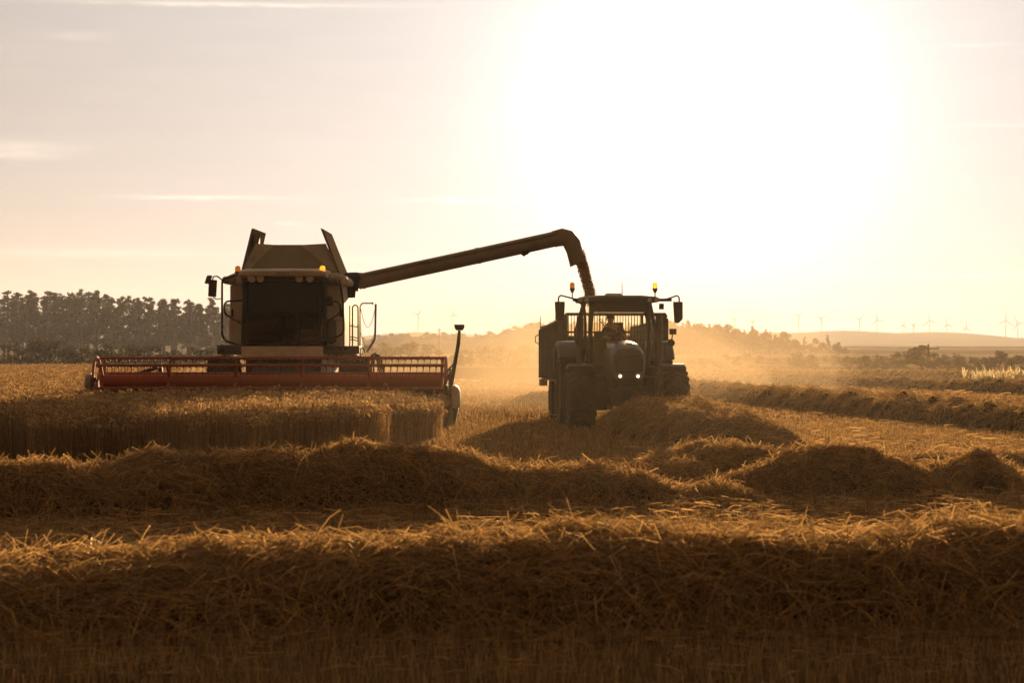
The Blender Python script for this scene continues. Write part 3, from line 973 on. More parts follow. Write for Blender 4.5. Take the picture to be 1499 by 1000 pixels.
bush(1396, 514, 250, 'bush', 3, 1.2, 'bush in the right hedge just right of the tallest tree')
bush(1430, 518, 252, 'bush', 1, 1.2, 'lower bush in the right hedge between two taller ones')
bush(1463, 512, 250, 'broad', 0, 1.8, 'small round tree in the right hedge near the edge')
bush(1496, 514, 248, 'bush', 2, 1.4, 'dark bush at the right edge of the picture')
for i, px in enumerate((1545, 1600, 1660)):
    bush(px, 513 + i * 2, 250, 'bush', (i + 1) % 4, 1.3, 'bush beyond the right edge of the hedge')

# hazy wood right of the tractor
rp = random.Random(9)
G_H = 'trees of the hazy wood behind the tractor'
for row, Y0 in enumerate((860, 885, 910)):
    px = 905 + row * 9
    while px < 1146:
        yt = np.interp(px, [900, 960, 985, 1010, 1060, 1100, 1120, 1145], [478, 474, 471, 473, 476, 482, 485, 488]) + rp.uniform(-5, 7)
        x = (px - 749.5) / F * Y0
        z0 = float(terrain_z(x, Y0))
        k = rp.choice(('pine', 'broad', 'broad', 'pine'))
        plant(k, rp.randrange(3), CAM_H + (520 - yt) / F * Y0 - z0, x, Y0 + rp.uniform(-8, 8), 'hazy tree in the sunlit wood to the right of the tractor cab', 'tree', G_H, sx=1.35)
        px += rp.uniform(8, 15)
for i, (px, yt, k, lab) in enumerate(((1164, 495, 'broad', 'leftmost thin tree of the hazy clump right of the wood'), (1178, 492, 'pine', 'hazy pine between the two left trees of the small clump'),
                                   (1194, 494, 'broad', 'round hazy tree in the middle of the small clump'), (1212, 490, 'pine', 'tallest hazy pine of the small clump right of the wood'),
                                   (1228, 500, 'broad', 'lower hazy tree on the right flank of the small clump'), (1238, 508, 'broad', 'smallest hazy tree ending the clump on the right'))):
    Y0 = 820
    x = (px - 749.5) / F * Y0
    z0 = float(terrain_z(x, Y0))
    plant(k, i % 3, CAM_H + (520 - yt) / F * Y0 - z0, x, Y0, lab, 'tree', 'hazy clump of trees on the right', sx=1.3)

# far trees on the hill behind the gap and a far hedge on the right
rp = random.Random(21)
px = 470
while px < 905:
    yt = np.interp(px, [470, 560, 600, 690, 735, 750, 800, 850, 905], [503, 499, 496, 498, 493, 487, 479, 478, 482])
    Y0 = 1690 + rp.uniform(-30, 30)
    x = (px - 749.5) / F * Y0
    plant('broad', rp.randrange(3), rp.uniform(5.0, 9.5), x, Y0, 'far hazy tree along the crest of the low hill behind the machines', 'tree', 'far trees on the hill behind the machines', sx=rp.uniform(1.4, 2.2), z=CAM_H + (520 - yt) / F * Y0 - 3.5)
    px += rp.uniform(4, 15)
px = 1105
while px < 1540:
    Y0 = 520 + rp.uniform(-12, 12)
    plant('bush', rp.randrange(4), rp.uniform(0.8, 1.7), (px - 749.5) / F * Y0, Y0, 'small bush of the low far hedge behind the right hedge', 'bush', 'small bushes of the low far hedge', sx=rp.uniform(1.8, 3.0))
    px += rp.uniform(20, 48)

# ---------------------------------------------------------------- wind turbines and poles
def make_turbine(tower, blade, phase):
    t = empty('wind_turbine', (0, 0, 0))
    MB().lathe([(1.0, -6), (0.9, 0), (0.5, tower)], n=10).build('tower', M['white_steel'], t, smooth=True)
    nac = MB().box(-1.1, 1.1, -2.6, 3.4, tower - 0.2, tower + 2.0).build('nacelle', M['white_steel'], t, bevel=0.3)
    MB().lathe([(0.2, -4.6), (0.9, -4.0), (1.1, -2.7)], (0, 0, tower + 0.9), 'y', 10).build('hub', M['white_steel'], t, smooth=True)
    for k in range(3):
        a = phase + k * 2 * math.pi / 3
        dx, dz = math.sin(a), math.cos(a)
        o = Vector((0, -3.6, tower + 0.9))
        rings = []
        for (q, c, th) in ((0.03, 0.45, 0.5), (0.16, 0.85, 0.35), (0.6, 0.5, 0.2), (1.0, 0.15, 0.08)):
            p = o + Vector((dx, 0, dz)) * blade * q
            s = Vector((dz, 0, -dx))
            rings.append([p - s * c, p + Vector((0, -th, 0)), p + s * c, p + Vector((0, th, 0))])
        MB().loft(rings).build('blade', M['white_steel'], t, smooth=True)
    return t


G_T = 'wind turbines on the far hill'
turb = [(1169, 463, 489, 0.9, 12, 'leftmost of the clear wind turbines right of the hazy wood'), (1202, 467, 488, 0.95, 13, 'second clear wind turbine, arms spread like a Y, right of the leftmost'),
        (1258, 468, 488, 0.85, 10, 'third wind turbine from the left, smaller, in the gap'), (1284, 469, 489, -0.25, 13, 'fourth wind turbine, one blade up and one to the right'),
        (1322, 477, 489, 0.15, 10, 'small wind turbine left of the hill bump'), (1337, 477, 488, 0.8, 8, 'smallest wind turbine, standing on the hill bump'),
        (1361, 470, 495, -0.15, 14, 'tall wind turbine just right of the hill bump, one blade straight up'), (1386, 476, 495, -0.2, 12, 'wind turbine next right of the tall one beside the bump'),
        (1414, 481, 496, 0.05, 11, 'low wind turbine in the middle of the right skyline'), (1472, 470, 496, 0.05, 14, 'tall wind turbine near the right edge of the picture'),
        (1490, 474, 496, -0.5, 12, 'rightmost wind turbine at the edge of the picture'), (612, 461, 494, 0.8, 10, 'wind turbine behind the gap beside the combine ladder'),
        (663, 461, 496, 0.0, 10, 'wind turbine seen just left above the sensor pole'), (1075, 468, 490, 0.9, 10, 'faint wind turbine lost in the glare over the hazy wood'),
        (1102, 471, 490, 0.9, 10, 'faint wind turbine above the right end of the hazy wood')]
for (px, yh, yb, ph, bl, lab) in turb:
    Y0 = 4960
    b = at(px, yb, Y0); hgt = (yb - yh) / F * Y0
    t = make_turbine(hgt, bl / F * Y0 * 1.1, ph)
    t.location = (b.x, Y0, b.z)
    t.rotation_euler = (0, 0, random.uniform(-0.35, 0.35))
    tag(t, lab, 'wind turbine', G_T)


def pole(px, ytop, Y0, arm, label):
    x = (px - 749.5) / F * Y0
    z0 = float(terrain_z(x, Y0))
    h = CAM_H + (520 - ytop) / F * Y0 - z0
    t = empty('utility_pole', (x, Y0, z0))
    MB().lathe([(0.16, -0.5), (0.11, h)], n=8).build('pole', M['wood'], t)
    MB().box(-arm, arm, -0.06, 0.06, h - 0.55, h - 0.42).build('crossarm', M['wood'], t)
    for s in (-0.9, -0.0, 0.9):
        MB().lathe([(0.05, h - 0.42), (0.07, h - 0.3), (0.03, h - 0.15)], (s * arm, 0, 0), n=6).build('insulator', M['steel'], t)
    tag(t, label, 'utility pole', 'wooden power line poles')


pole(1359, 504, 262, 1.15, 'wooden power pole with a crossarm rising over the right hedge')
pole(643, 481, 640, 0.5, 'thin power pole in the haze left of the sensor pole')
pole(1097, 487, 640, 0.9, 'power pole in front of the hazy wood right of the tractor')

# ================================================================ COMBINE HARVESTER
CX, CY = -5.70, 60.5
comb = empty('combine_harvester', (CX, CY, 0))
tag(comb, 'grey combine harvester with raised hopper flaps, red reel header and unloading arm out', 'combine harvester')


def C(px, py, ly):
    p = at(px, py, CY + ly)
    return Vector((p.x - CX, ly, p.z))


# body
mb = MB()
mb.loft([[(-1.50, y, 1.85), (1.45, y, 1.85), (1.45, y, 2.6), (1.38, y, 3.62), (1.10, y, 3.80), (-1.10, y, 3.80), (-1.36, y, 3.62), (-1.50, y, 2.6)] for y in (0.95, 8.2)])
body = mb.build('body', M['grey'], comb, bevel=0.03)
MB().box(-1.30, 1.30, 8.2, 9.3, 1.5, 2.9).build('straw_hood', M['grey'], comb, bevel=0.08)
MB().box(-0.75, 0.75, 1.2, 8.4, 0.75, 1.83).build('chassis', M['black'], comb, bevel=0.03)
# upper side shoulders that curve over the top
for s in (-1, 1):
    ring = [(0, 0), (s * 0.44, -0.02), (s * 0.50, 0.06), (s * 0.40, 0.20), (s * 0.22, 0.27), (0, 0.27)]
    mb = MB(); mb.loft([[(s * 1.08 + p[0], y, 3.56 + p[1]) for p in ring] for y in (0.55, 3.0)])
    mb.build('roof_shoulder', M['pale'], comb, bevel=0.03, smooth=True)
for x_ in (-1.40, 1.36):
    MB().box(x_ - 0.03, x_ + 0.03, 0.87, 0.895, 2.72, 2.92).build('door_handle', M['black'], comb, bevel=0.006)
MB().prism([(-0.20, 3.775), (-0.14, 3.80), (0.14, 3.80), (0.20, 3.775), (0.14, 3.75), (-0.14, 3.75)], 'y', -0.44, -0.425).build('roof_badge', M['steel'], comb)
# panel seams and side doors
for (x0, x1) in ((-1.46, -1.02), (1.0, 1.40)):
    p_ = MB().box(x0, x1, 0.90, 0.95, 1.95, 3.52).build('front_side_panel', M['grey'], comb, bevel=0.015)
    MB().box(x0 + 0.02, x1 - 0.02, 0.893, 0.899, 2.62, 2.635).build('seam', M['black'], p_)
# cab
mb = MB()
mb.hexa([(-0.98, -0.02, 1.98), (0.90, -0.02, 1.98), (0.90, 1.3, 1.98), (-0.98, 1.3, 1.98), (-1.02, 0.3, 2.0), (0.96, 0.3, 2.0), (0.96, 1.3, 2.0), (-1.02, 1.3, 2.0)])
cabf = mb.build('cab_floor', M['black'], comb)
MB().box(-0.92, 0.86, 1.2, 1.28, 2.02, 3.62).build('cab_rear_wall', M['seat'], comb)
for (xb, xt) in ((-1.03, -1.05), (0.93, 0.99)):
    MB().hexa([(xb, -0.05, 1.96), (xb + 0.09, -0.05, 1.96), (xb + 0.09, 0.05, 1.96), (xb, 0.05, 1.96),
               (xt, 0.02, 3.68), (xt + 0.09, 0.02, 3.68), (xt + 0.09, 0.12, 3.68), (xt, 0.12, 3.68)]).build('cab_pillar', M['black'], comb, bevel=0.01)
# curved windscreen
mb = MB()
n = 14
rings = []
for z, x0, x1, dy in ((1.99, -0.94, 0.93, 0.0), (2.6, -0.95, 0.95, -0.10), (3.2, -0.96, 0.97, -0.08), (3.66, -0.97, 0.99, 0.0)):
    rings.append([(x0 + (x1 - x0) * k / n, dy - 0.16 * math.sin(math.pi * k / n), z) for k in range(n + 1)])
V = [p for r_ in rings for p in r_]
Fq = [(k * (n + 1) + i, k * (n + 1) + i + 1, (k + 1) * (n + 1) + i + 1, (k + 1) * (n + 1) + i) for k in range(3) for i in range(n)]
mb.add(V, Fq)
mb.build('windscreen', M['glass_dark'], comb, smooth=True)
for (x, s) in ((-1.0, -1), (0.99, 1)):
    mb = MB(); mb.add([(x, 0.06, 2.0), (x, 1.2, 2.0), (x, 1.2, 3.6), (x, 0.12, 3.6)], [(0, 1, 2, 3)])
    mb.build('side_window', M['glass_dark'], comb)
# seat, steering column, console inside
st = MB().box(-0.28, 0.24, 0.55, 1.0, 2.35, 2.50).build('driver_seat', M['seat'], comb, bevel=0.04)
MB().hexa([(-0.28, 0.92, 2.5), (0.24, 0.92, 2.5), (0.24, 1.05, 2.5), (-0.28, 1.05, 2.5), (-0.22, 1.0, 3.2), (0.18, 1.0, 3.2), (0.18, 1.1, 3.2), (-0.22, 1.1, 3.2)]).build('seat_back', M['seat'], st, bevel=0.03)
MB().box(-0.24, 0.20, 0.6, 0.98, 2.02, 2.35).build('seat_post', M['black'], st)
sw = MB().tube([(-0.02, 0.15, 2.02), (-0.02, 0.30, 2.72)], 0.04, 8).build('steering_column', M['black'], comb)
mb = MB()
pts = [(-0.02 + 0.19 * math.cos(a), 0.32 + 0.09 * math.sin(a), 2.74 - 0.07 * math.sin(a)) for a in [k * math.pi / 8 for k in range(17)]]
mb.tube(pts, 0.015, 6, cap=False).build('steering_wheel', M['black'], sw)
MB().box(0.42, 0.66, 0.35, 1.0, 2.4, 2.62).build('console', M['tgrey'], comb, bevel=0.03)
MB().tube([(0.35, 0.25, 2.0), (0.42, 0.2, 2.7), (0.6, 0.2, 2.85)], 0.025, 6).build('monitor_arm', M['black'], comb)
wip = MB().tube([(0.86, -0.12, 3.6), (0.93, -0.14, 2.3)], 0.012, 5).tube([(0.90, -0.18, 3.2), (0.93, -0.18, 2.2)], 0.018, 4)
wip.build('wiper', M['black'], comb)
# cab roof with curved pale front
mb = MB()
rr = []
for y, zt, zb in ((-0.42, 3.83, 3.76), (-0.38, 3.87, 3.72), (-0.1, 3.91, 3.69), (1.3, 3.93, 3.69)):
    rr.append([(-1.10, y + 0.10, zb), (0, y, zb), (1.07, y + 0.10, zb), (1.08, y + 0.10, zt - 0.03), (0.9, y + 0.02, zt), (0, y, zt + 0.01), (-0.9, y + 0.02, zt), (-1.11, y + 0.10, zt - 0.03)])
mb.loft(rr)
roof = mb.build('cab_roof', M['pale'], comb, bevel=0.015, smooth=True)
MB().box(-1.05, 1.02, -0.22, 0.4, 3.58, 3.685).build('lamp_housing', M['black'], roof, bevel=0.02)
for px in (368, 381, 438, 453):
    p = C(px, 408, -0.26)
    MB().lathe([(0.02, -0.29), (0.095, -0.26), (0.10, -0.20)], (p.x, 0, 3.66), 'y', 14).build('work_lamp', M['lens'], roof, smooth=True)
for px in (340, 330, 482, 493):
    p = C(px, 410, 0.5)
    MB().lathe([(0.02, 0.44), (0.085, 0.47), (0.10, 0.56)], (p.x, 0, p.z), 'y', 14).build('work_lamp', M['steel'], comb, smooth=True)
for px, mt in ((348, 'beacon'), (472, 'beacon_on')):
    p = C(px, 404, -0.25) + Vector((0, 0, 0.09))
    b_ = MB().lathe([(0.07, p.z - 0.03), (0.075, p.z + 0.02)], (p.x, -0.25, 0), 'z', 12).build('beacon_base', M['black'], comb)
    MB().lathe([(0.065, p.z + 0.02), (0.07, p.z + 0.10), (0.055, p.z + 0.15), (0.01, p.z + 0.17)], (p.x, -0.25, 0), 'z', 14).build('beacon_lens', M[mt], b_, smooth=True)
# floor band and platforms
mb = MB()
mb.loft([[(x, y, z) for (y, z) in ((-0.10 - 0.12 * math.cos(x / 1.1 * 1.2), 1.97), (-0.06 - 0.12 * math.cos(x / 1.1 * 1.2), 1.72), (0.4, 1.70), (0.4, 1.97))] for x in [-1.06 + 2.04 * k / 10 for k in range(11)]])
mb.build('cab_front_skirt', M['pale'], comb, smooth=True)
MB().box(-1.68, -1.07, -0.05, 0.88, 1.76, 2.0).build('platform', M['tgrey'], comb, bevel=0.02)
MB().lathe([(0.02, -0.08), (0.07, -0.07), (0.075, -0.05)], (-1.55, 0, 1.87), 'y', 14).build('side_marker', M['black'], comb)
pl = MB().box(0.99, 1.88, 0.0, 1.1, 1.78, 1.98).build('platform', M['tgrey'], comb, bevel=0.02)
MB().box(-1.0, 0.9, 0.3, 1.5, 1.1, 1.7).build('feeder_housing', M['black'], comb, bevel=0.03)
MB().hexa([(-0.7, -2.3, 0.45), (0.7, -2.3, 0.45), (0.7, 0.6, 1.0), (-0.7, 0.6, 1.0), (-0.7, -2.3, 1.15), (0.7, -2.3, 1.15), (0.7, 0.6, 1.69), (-0.7, 0.6, 1.69)]).build('feeder_channel', M['black'], comb, bevel=0.02)
# grain tank
mb = MB()
zt, zb = 4.62, 3.80
mb.hexa([(-1.27, 1.6, zb), (1.20, 1.6, zb), (1.20, 5.2, zb), (-1.27, 5.2, zb), (-1.10, 1.85, 4.05), (1.05, 1.85, 4.05), (1.05, 5.0, 4.05), (-1.10, 5.0, 4.05)])
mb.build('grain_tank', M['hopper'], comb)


def sheet(name, pts, th, mat, parent=comb):
    """a folded plate: outline lifted by a small thickness along its normal"""
    p = [Vector(q) for q in pts]
    nn = (p[1] - p[0]).cross(p[2] - p[0]).normalized() * th
    m_ = MB(); k = len(p)
    m_.add([*p, *[q + nn for q in p]], [tuple(range(k - 1, -1, -1)), tuple(range(k, 2 * k))] + [(i, (i + 1) % k, k + (i + 1) % k, k + i) for i in range(k)])
    return m_.build(name, mat, parent)


f_ = 1.60
A = C(362, 398, f_); B = C(488, 398, f_ + 0); Cc = C(440, 359, 2.15); D = C(402, 359, 2.15)
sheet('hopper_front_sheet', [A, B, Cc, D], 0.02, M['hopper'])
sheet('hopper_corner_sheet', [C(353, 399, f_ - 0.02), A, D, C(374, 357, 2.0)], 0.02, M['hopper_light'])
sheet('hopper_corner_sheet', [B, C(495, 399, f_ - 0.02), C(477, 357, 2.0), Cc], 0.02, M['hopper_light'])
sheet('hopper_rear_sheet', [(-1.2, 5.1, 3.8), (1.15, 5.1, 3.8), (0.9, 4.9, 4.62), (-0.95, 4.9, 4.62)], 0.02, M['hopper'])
# raised flaps
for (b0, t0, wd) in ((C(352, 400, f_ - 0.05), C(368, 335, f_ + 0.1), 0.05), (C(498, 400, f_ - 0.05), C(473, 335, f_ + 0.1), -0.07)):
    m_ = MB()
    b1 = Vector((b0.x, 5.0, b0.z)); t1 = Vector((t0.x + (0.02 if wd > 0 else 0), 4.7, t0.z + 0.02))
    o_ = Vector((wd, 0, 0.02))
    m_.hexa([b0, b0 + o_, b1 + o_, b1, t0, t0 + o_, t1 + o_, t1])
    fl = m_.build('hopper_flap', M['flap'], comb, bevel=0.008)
    m2 = MB()
    for k in range(4):
        y_ = 1.9 + k * 0.9
        s_ = 1 if wd > 0 else -1
        x0 = b0.x + (t0.x - b0.x) * 0.35 + s_ * 0.06; x1 = b0.x + (t0.x - b0.x) * 0.95 + s_ * 0.06
        m2.box(min(x0, x1), max(x0, x1) + 0.05, y_, y_ + 0.05, 4.15, 4.95)
    if wd > 0:
        m2 = MB()
        m2.hexa([C(371, 372, 2.0), C(378, 358, 2.0), C(381, 358, 4.5), C(373, 372, 4.5), C(371.5, 338, 2.0), C(382, 341, 2.0), C(382, 341, 4.5), C(373, 338, 4.5)])
        m2.build('flap_gusset', M['hopper'], fl)
# tyres behind the header
def tyre(name, r, w, cx, cy, parent, lugs=20, lug_h=0.045, rimmat='rim', rim_r=0.6, steer=0.0):
    mb = MB()
    hw = w / 2
    mb.lathe([(r * 0.60, -hw * 0.82), (r * 0.80, -hw * 1.0), (r * 0.93, -hw * 0.98), (r * 0.985, -hw * 0.82), (r, 0), (r * 0.985, hw * 0.82), (r * 0.93, hw * 0.98), (r * 0.80, hw), (r * 0.60, hw * 0.82)], (0, 0, 0), 'x', 40)
    for i in range(lugs):
        for s in (-1, 1):
            t0 = 2 * math.pi * (i + (0.5 if s > 0 else 0)) / lugs
            dth = 0.95 * 2 * math.pi / lugs
            th = 0.30 * 2 * math.pi / lugs
            p = []
            for hh in (-0.01, lug_h):
                for (xx, tt, rr_) in ((0.0, t0, r), (0.0, t0 + th, r), (s * hw * 1.0, t0 + dth + th, r * 0.965), (s * hw * 1.0, t0 + dth, r * 0.965)):
                    # V shape pointing forwards
                    rad = rr_ + hh
                    p.append((xx, math.cos(tt) * rad, math.sin(tt) * rad))
            mb.hexa(p)
    o = mb.build(name, M['rubber'], parent)
    o.location = (cx, cy, r + lug_h * 0.6)
    o.rotation_euler = (0, 0, steer)
    rm = MB()
    rm.lathe([(0.10, -hw * 0.5), (r * 0.35, -hw * 0.35), (r * 0.55, -hw * 0.8), (r * 0.61, -hw * 0.84), (r * 0.61, hw * 0.84), (r * 0.55, hw * 0.8), (r * 0.35, hw * 0.35), (0.10, hw * 0.5)], (0, 0, 0), 'x', 24)
    rm.build('rim', M[rimmat], o, smooth=True)
    return o


tyre('wheel', 0.84, 0.76, -1.72, 1.9, comb, 18)
tyre('wheel', 0.84, 0.76, 1.66, 1.9, comb, 18)
tyre('wheel', 0.60, 0.45, -1.35, 6.6, comb, 18)
tyre('wheel', 0.60, 0.45, 1.35, 6.6, comb, 18)
MB().tube([(-1.4, 1.9, 0.88), (1.4, 1.9, 0.88)], 0.13, 8).tube([(-1.2, 6.6, 0.62), (1.2, 6.6, 0.62)], 0.1, 8).build('axle', M['black'], comb)
# left side: mirror on its frame, guard rails
mi = MB().tube(round_path([C(348, 402, 0.2), C(336, 406, 0.1), C(325, 410, 0.0), C(325, 440, 0), C(325, 492, 0), C(331, 500, 0), C(356, 507, -0.02)], 0.08), 0.028, 8).build('mirror_frame', M['black'], comb, smooth=True)
MB().tube(round_path([C(325, 410, 0), C(318, 404, -0.1), C(312, 405, -0.15), C(311, 410, -0.15)], 0.05), 0.018, 6).tube(round_path([C(325, 437, 0), C(316, 438, -0.1), C(312, 435, -0.12)], 0.03), 0.014, 6).build('mirror_bracket', M['black'], mi)
MB().hexa([C(304.5, 434, -0.20), C(316.5, 435, -0.24), C(316.5, 435, -0.16), C(304.5, 434, -0.12), C(305.5, 409, -0.20), C(318, 410, -0.24), C(318, 410, -0.16), C(305.5, 409, -0.12)]).build('mirror', M['mirror'], comb, bevel=0.015)
MB().hexa([C(299, 415, -0.1), C(307, 416, -0.1), C(307, 416, 0.15), C(299, 415, 0.15), C(303, 403, -0.1), C(311, 403, -0.1), C(311, 403, 0.15), C(303, 403, 0.15)]).build('camera_box', M['mirror'], comb, bevel=0.015)
MB().tube(round_path([C(357, 440, -0.02), C(332, 441, -0.15), C(328, 446, -0.2), C(329, 460, -0.2), C(355, 475, -0.05)], 0.09), 0.024, 7).build('guard_rail', M['black'], comb, smooth=True)
MB().tube(round_path([C(357, 410, -0.04), C(355, 470, -0.05), C(354, 505, -0.06)], 0.05), 0.022, 6).build('door_frame', M['black'], comb)
# right side: rails, mirror, fire extinguisher
MB().tube(round_path([C(478, 441, -0.05), C(493, 441, -0.1), C(498, 446, -0.12), C(498, 458, -0.1), C(484, 468, -0.05), C(471, 475, -0.03)], 0.07), 0.022, 7).build('guard_rail', M['black'], comb, smooth=True)
MB().tube(round_path([C(497, 410, 0.1), C(502, 440, 0.05), C(503, 488, 0), C(492, 494, -0.05), C(471, 499, -0.06)], 0.1), 0.026, 7).build('guard_rail', M['black'], comb, smooth=True)
p0 = C(482.5, 438, -0.12)
MB().lathe([(0.01, -0.12), (0.085, -0.10), (0.09, -0.05), (0.01, -0.03)], (p0.x, 0, p0.z), 'y', 16).box(p0.x - 0.075, p0.x + 0.085, -0.10, -0.03, p0.z - 0.17, p0.z - 0.05).build('mirror', M['mirror'], comb)
p0 = C(484, 484, -0.05)
fe = MB().lathe([(0.06, p0.z - 0.33), (0.135, p0.z - 0.27), (0.14, p0.z + 0.20), (0.10, p0.z + 0.28), (0.03, p0.z + 0.31)], (p0.x, 0.10, 0), 'z', 16).build('canister', M['black'], comb, smooth=True)
# platform ladder and rails at the right
mb = MB()
for px in (503, 512):
    mb.tube([C(px, 512, 0.3), C(px, 447, 0.3)], 0.018, 6)
mb.build('rail_post', M['steel'], comb)
mb = MB()
mb.tube(round_path([C(516, 510, 0.9), C(516, 449, 0.9), C(520, 446, 0.9), C(524, 449, 0.9), C(524.5, 510, 0.9)], 0.1), 0.020, 7)
for py in (478, 494, 498):
    mb.tube([C(513, py - 1, 0.9), C(524, py + 1, 0.9)], 0.014, 5)
mb.build('ladder_rail', M['steel'], comb, smooth=True)
MB().tube(round_path([C(527, 512, 0.4), C(527, 448, 0.4), C(530, 444, 0.4), C(545, 444, 0.4)], 0.08), 0.017, 7).tube([C(544.5, 444, 0.4), C(546.5, 444, 0.4)], 0.032, 7).build('handrail', M['steel'], comb, smooth=True)
MB().tube(round_path([C(550, 445, 0.2), C(549, 497, 0.2), C(537, 515, 0.2)], 0.1), [0.026] * 7, 7).build('ladder_post', M['steel'], comb, smooth=True)
mb = MB()
for (ya, yb_, sag) in ((452, 452, 27), (487, 484, 23)):
    prev = None
    for k in range(25):
        t = k / 24
        px = 528 + (549 - 528) * t
        py = ya + (yb_ - ya) * t + sag * (1 - (2 * t - 1) ** 2)
        q = C(px, py, 0.35)
        if prev is not None:
            mid = (prev + q) / 2; d_ = (q - prev) * 0.42
            mb.tube([mid - d_, mid + d_], 0.009, 4)
        prev = q
mb.build('safety_chain', M['steel'], comb)
# unloading auger
piv = C(512, 414, 3.0); e1 = C(820, 347, 3.0)
mb = MB()
mb.tube([C(504, 410, 3.0), C(520, 412, 3.0), C(527, 413.5, 3.0)], [0.20, 0.25, 0.25], 18)
mb.tube([C(508, 436, 3.0), C(508, 420, 3.0), C(512, 410, 3.0)], [0.22, 0.25, 0.22], 14)
mb.build('auger_elbow', M['black'], comb, smooth=True)
aug = MB().tube([C(524, 412.6, 3.0), C(640, 387.4, 3.0), C(760, 361.2, 3.0), C(822, 347.5, 3.0)], [0.205, 0.205, 0.205, 0.205], 22).build('unloading_auger', M['auger'], comb, smooth=True)
MB().tube([C(526, 404, 2.8), C(640, 379.5, 2.8), C(818, 341, 2.8)], 0.030, 6).build('auger_top_rib', M['auger'], aug)
for pxx in (532, 700, 812):
    a_ = C(pxx - 1.5, 347.5 + (822 - (pxx - 1.5)) * 0.2185, 3.0); b_ = C(pxx + 1.5, 347.5 + (822 - (pxx + 1.5)) * 0.2185, 3.0)
    MB().tube([a_, b_], 0.222, 22).build('auger_flange', M['auger'], aug)
# spout: bend and rectangular mouth open below
rings = []
for (px, py, ang_, hw_) in ((812, 349.5, 12, 0.215), (824, 347, 4, 0.235), (832, 350, -28, 0.25), (838, 358, -58, 0.235), (841, 368, -76, 0.21), (845, 383, -76, 0.19)):
    c_ = C(px, py, 3.0)
    a_ = R(ang_)
    nv = Vector((-math.sin(a_), 0, math.cos(a_)))
    ring = []
    for k in range(12):
        q = 2 * math.pi * k / 12
        sx_, sy_ = math.cos(q), math.sin(q)
        sq = 1 / max(abs(sx_), abs(sy_)) ** 0.55
        ring.append(c_ + nv * (sx_ * hw_ * sq) + Vector((0, sy_ * 0.21 * sq, 0)))
    rings.append(ring)
# slanted lip
low = C(835, 391, 3.0); hi = C(855, 381, 3.0)
rings[-1] = [Vector((q.x, q.y, hi.z + (low.z - hi.z) * min(max((hi.x - q.x) / (hi.x - low.x), 0), 1))) for q in rings[-1]]
MB().loft(rings, cap=False).build('auger_spout', M['auger'], aug, smooth=True)
MB().tube([C(776, 366, 2.9), C(770, 371, 2.85), C(767, 372, 2.8)], [0.04, 0.05, 0.02], 6).tube([C(768, 370, 2.8), C(765, 374, 2.8)], [0.07, 0.05], 8).build('auger_lamp', M['black'], aug)

# header with reel (part of the combine)
HY = -3.4
hd = MB()
hd.box(-4.14, 4.16, HY + 0.90, HY + 1.0, 0.25, 1.02)
hd.box(-4.14, 4.16, HY - 0.35, HY + 0.9, 0.14, 0.24)
header = hd.build('header', M['black'], comb, bevel=0.01)
MB().box(-4.12, 4.14, HY + 0.84, HY + 1.08, 1.03, 1.30).box(-4.12, 4.14, HY + 0.80, HY + 0.83, 1.15, 1.18).build('header_beam', M['red'], header, bevel=0.02)
# feed auger of the header
mb = MB()
mb.tube([(-4.0, HY + 0.45, 0.62), (4.0, HY + 0.45, 0.62)], 0.20, 16)
for s in (-1, 1):
    K = 90
    prev = None
    for k in range(K):
        t = k / (K - 1); x = s * (4.0 - 3.2 * t); a = s * t * 2 * math.pi * 6
        p_in = Vector((x, HY + 0.45 + 0.2 * math.cos(a), 0.62 + 0.2 * math.sin(a))); p_out = Vector((x, HY + 0.45 + 0.31 * math.cos(a), 0.62 + 0.31 * math.sin(a)))
        if prev:
            mb.add([prev[0], prev[1], p_out, p_in], [(0, 1, 2, 3)])
        prev = (p_in, p_out)
mb.build('feed_auger', M['steel'], header, smooth=False)
RZ, RR = 1.14, 0.55
MB().tube([(-4.02, HY, RZ), (4.08, HY, RZ)], 0.155, 18).build('reel_tube', M['red'], header, smooth=True)
for k in range(6):
    a = R(78 + 60 * k)
    y_, z_ = HY + RR * math.cos(a), RZ + RR * math.sin(a)
    m_ = MB().tube([(-4.06, y_, z_), (4.12, y_, z_)], 0.036, 8)
    bat = m_.build('reel_bat', M['red'], header, smooth=True)
    m_ = MB()
    for j in range(54):
        x = -3.98 + j * 0.152
        rj = random.uniform(-0.015, 0.015)
        m_.tube([(x, y_, z_ - 0.01), (x + 0.01, y_ - 0.01, z_ - 0.08), (x - 0.015 + rj, y_ - 0.02, z_ - 0.20), (x - 0.03 + rj, y_ + 0.01, z_ - 0.31)], [0.009, 0.007, 0.006, 0.005], 4)
        m_.box(x - 0.02, x + 0.02, y_ - 0.04, y_ + 0.04, z_ - 0.055, z_ - 0.02)
    m_.build('reel_tines', M['black'], header)
# reel spiders
for px in (152, 248, 346, 443, 540, 647):
    x = C(px, 540, HY).x
    m_ = MB()
    prev = None
    for k in range(6):
        a = R(78 + 60 * k)
        q = Vector((x, HY + RR * math.cos(a), RZ + RR * math.sin(a)))
        m_.tube([(x, HY, RZ), q], 0.028, 5)
    m_.lathe([(0.16, x - 0.02), (0.16, x + 0.02)], (0, HY, RZ), 'x', 16)
    m_.build('reel_spider', M['red'], header)
# reel lift arm seen through the tines
MB().tube([C(196, 549, -2.4), C(222, 541, -2.6), C(234, 536, -2.7)], [0.045, 0.05, 0.05], 8).tube([C(233, 533, -2.7), C(236, 546, -2.7)], [0.07, 0.05], 6).build('reel_arm', M['black'], header)
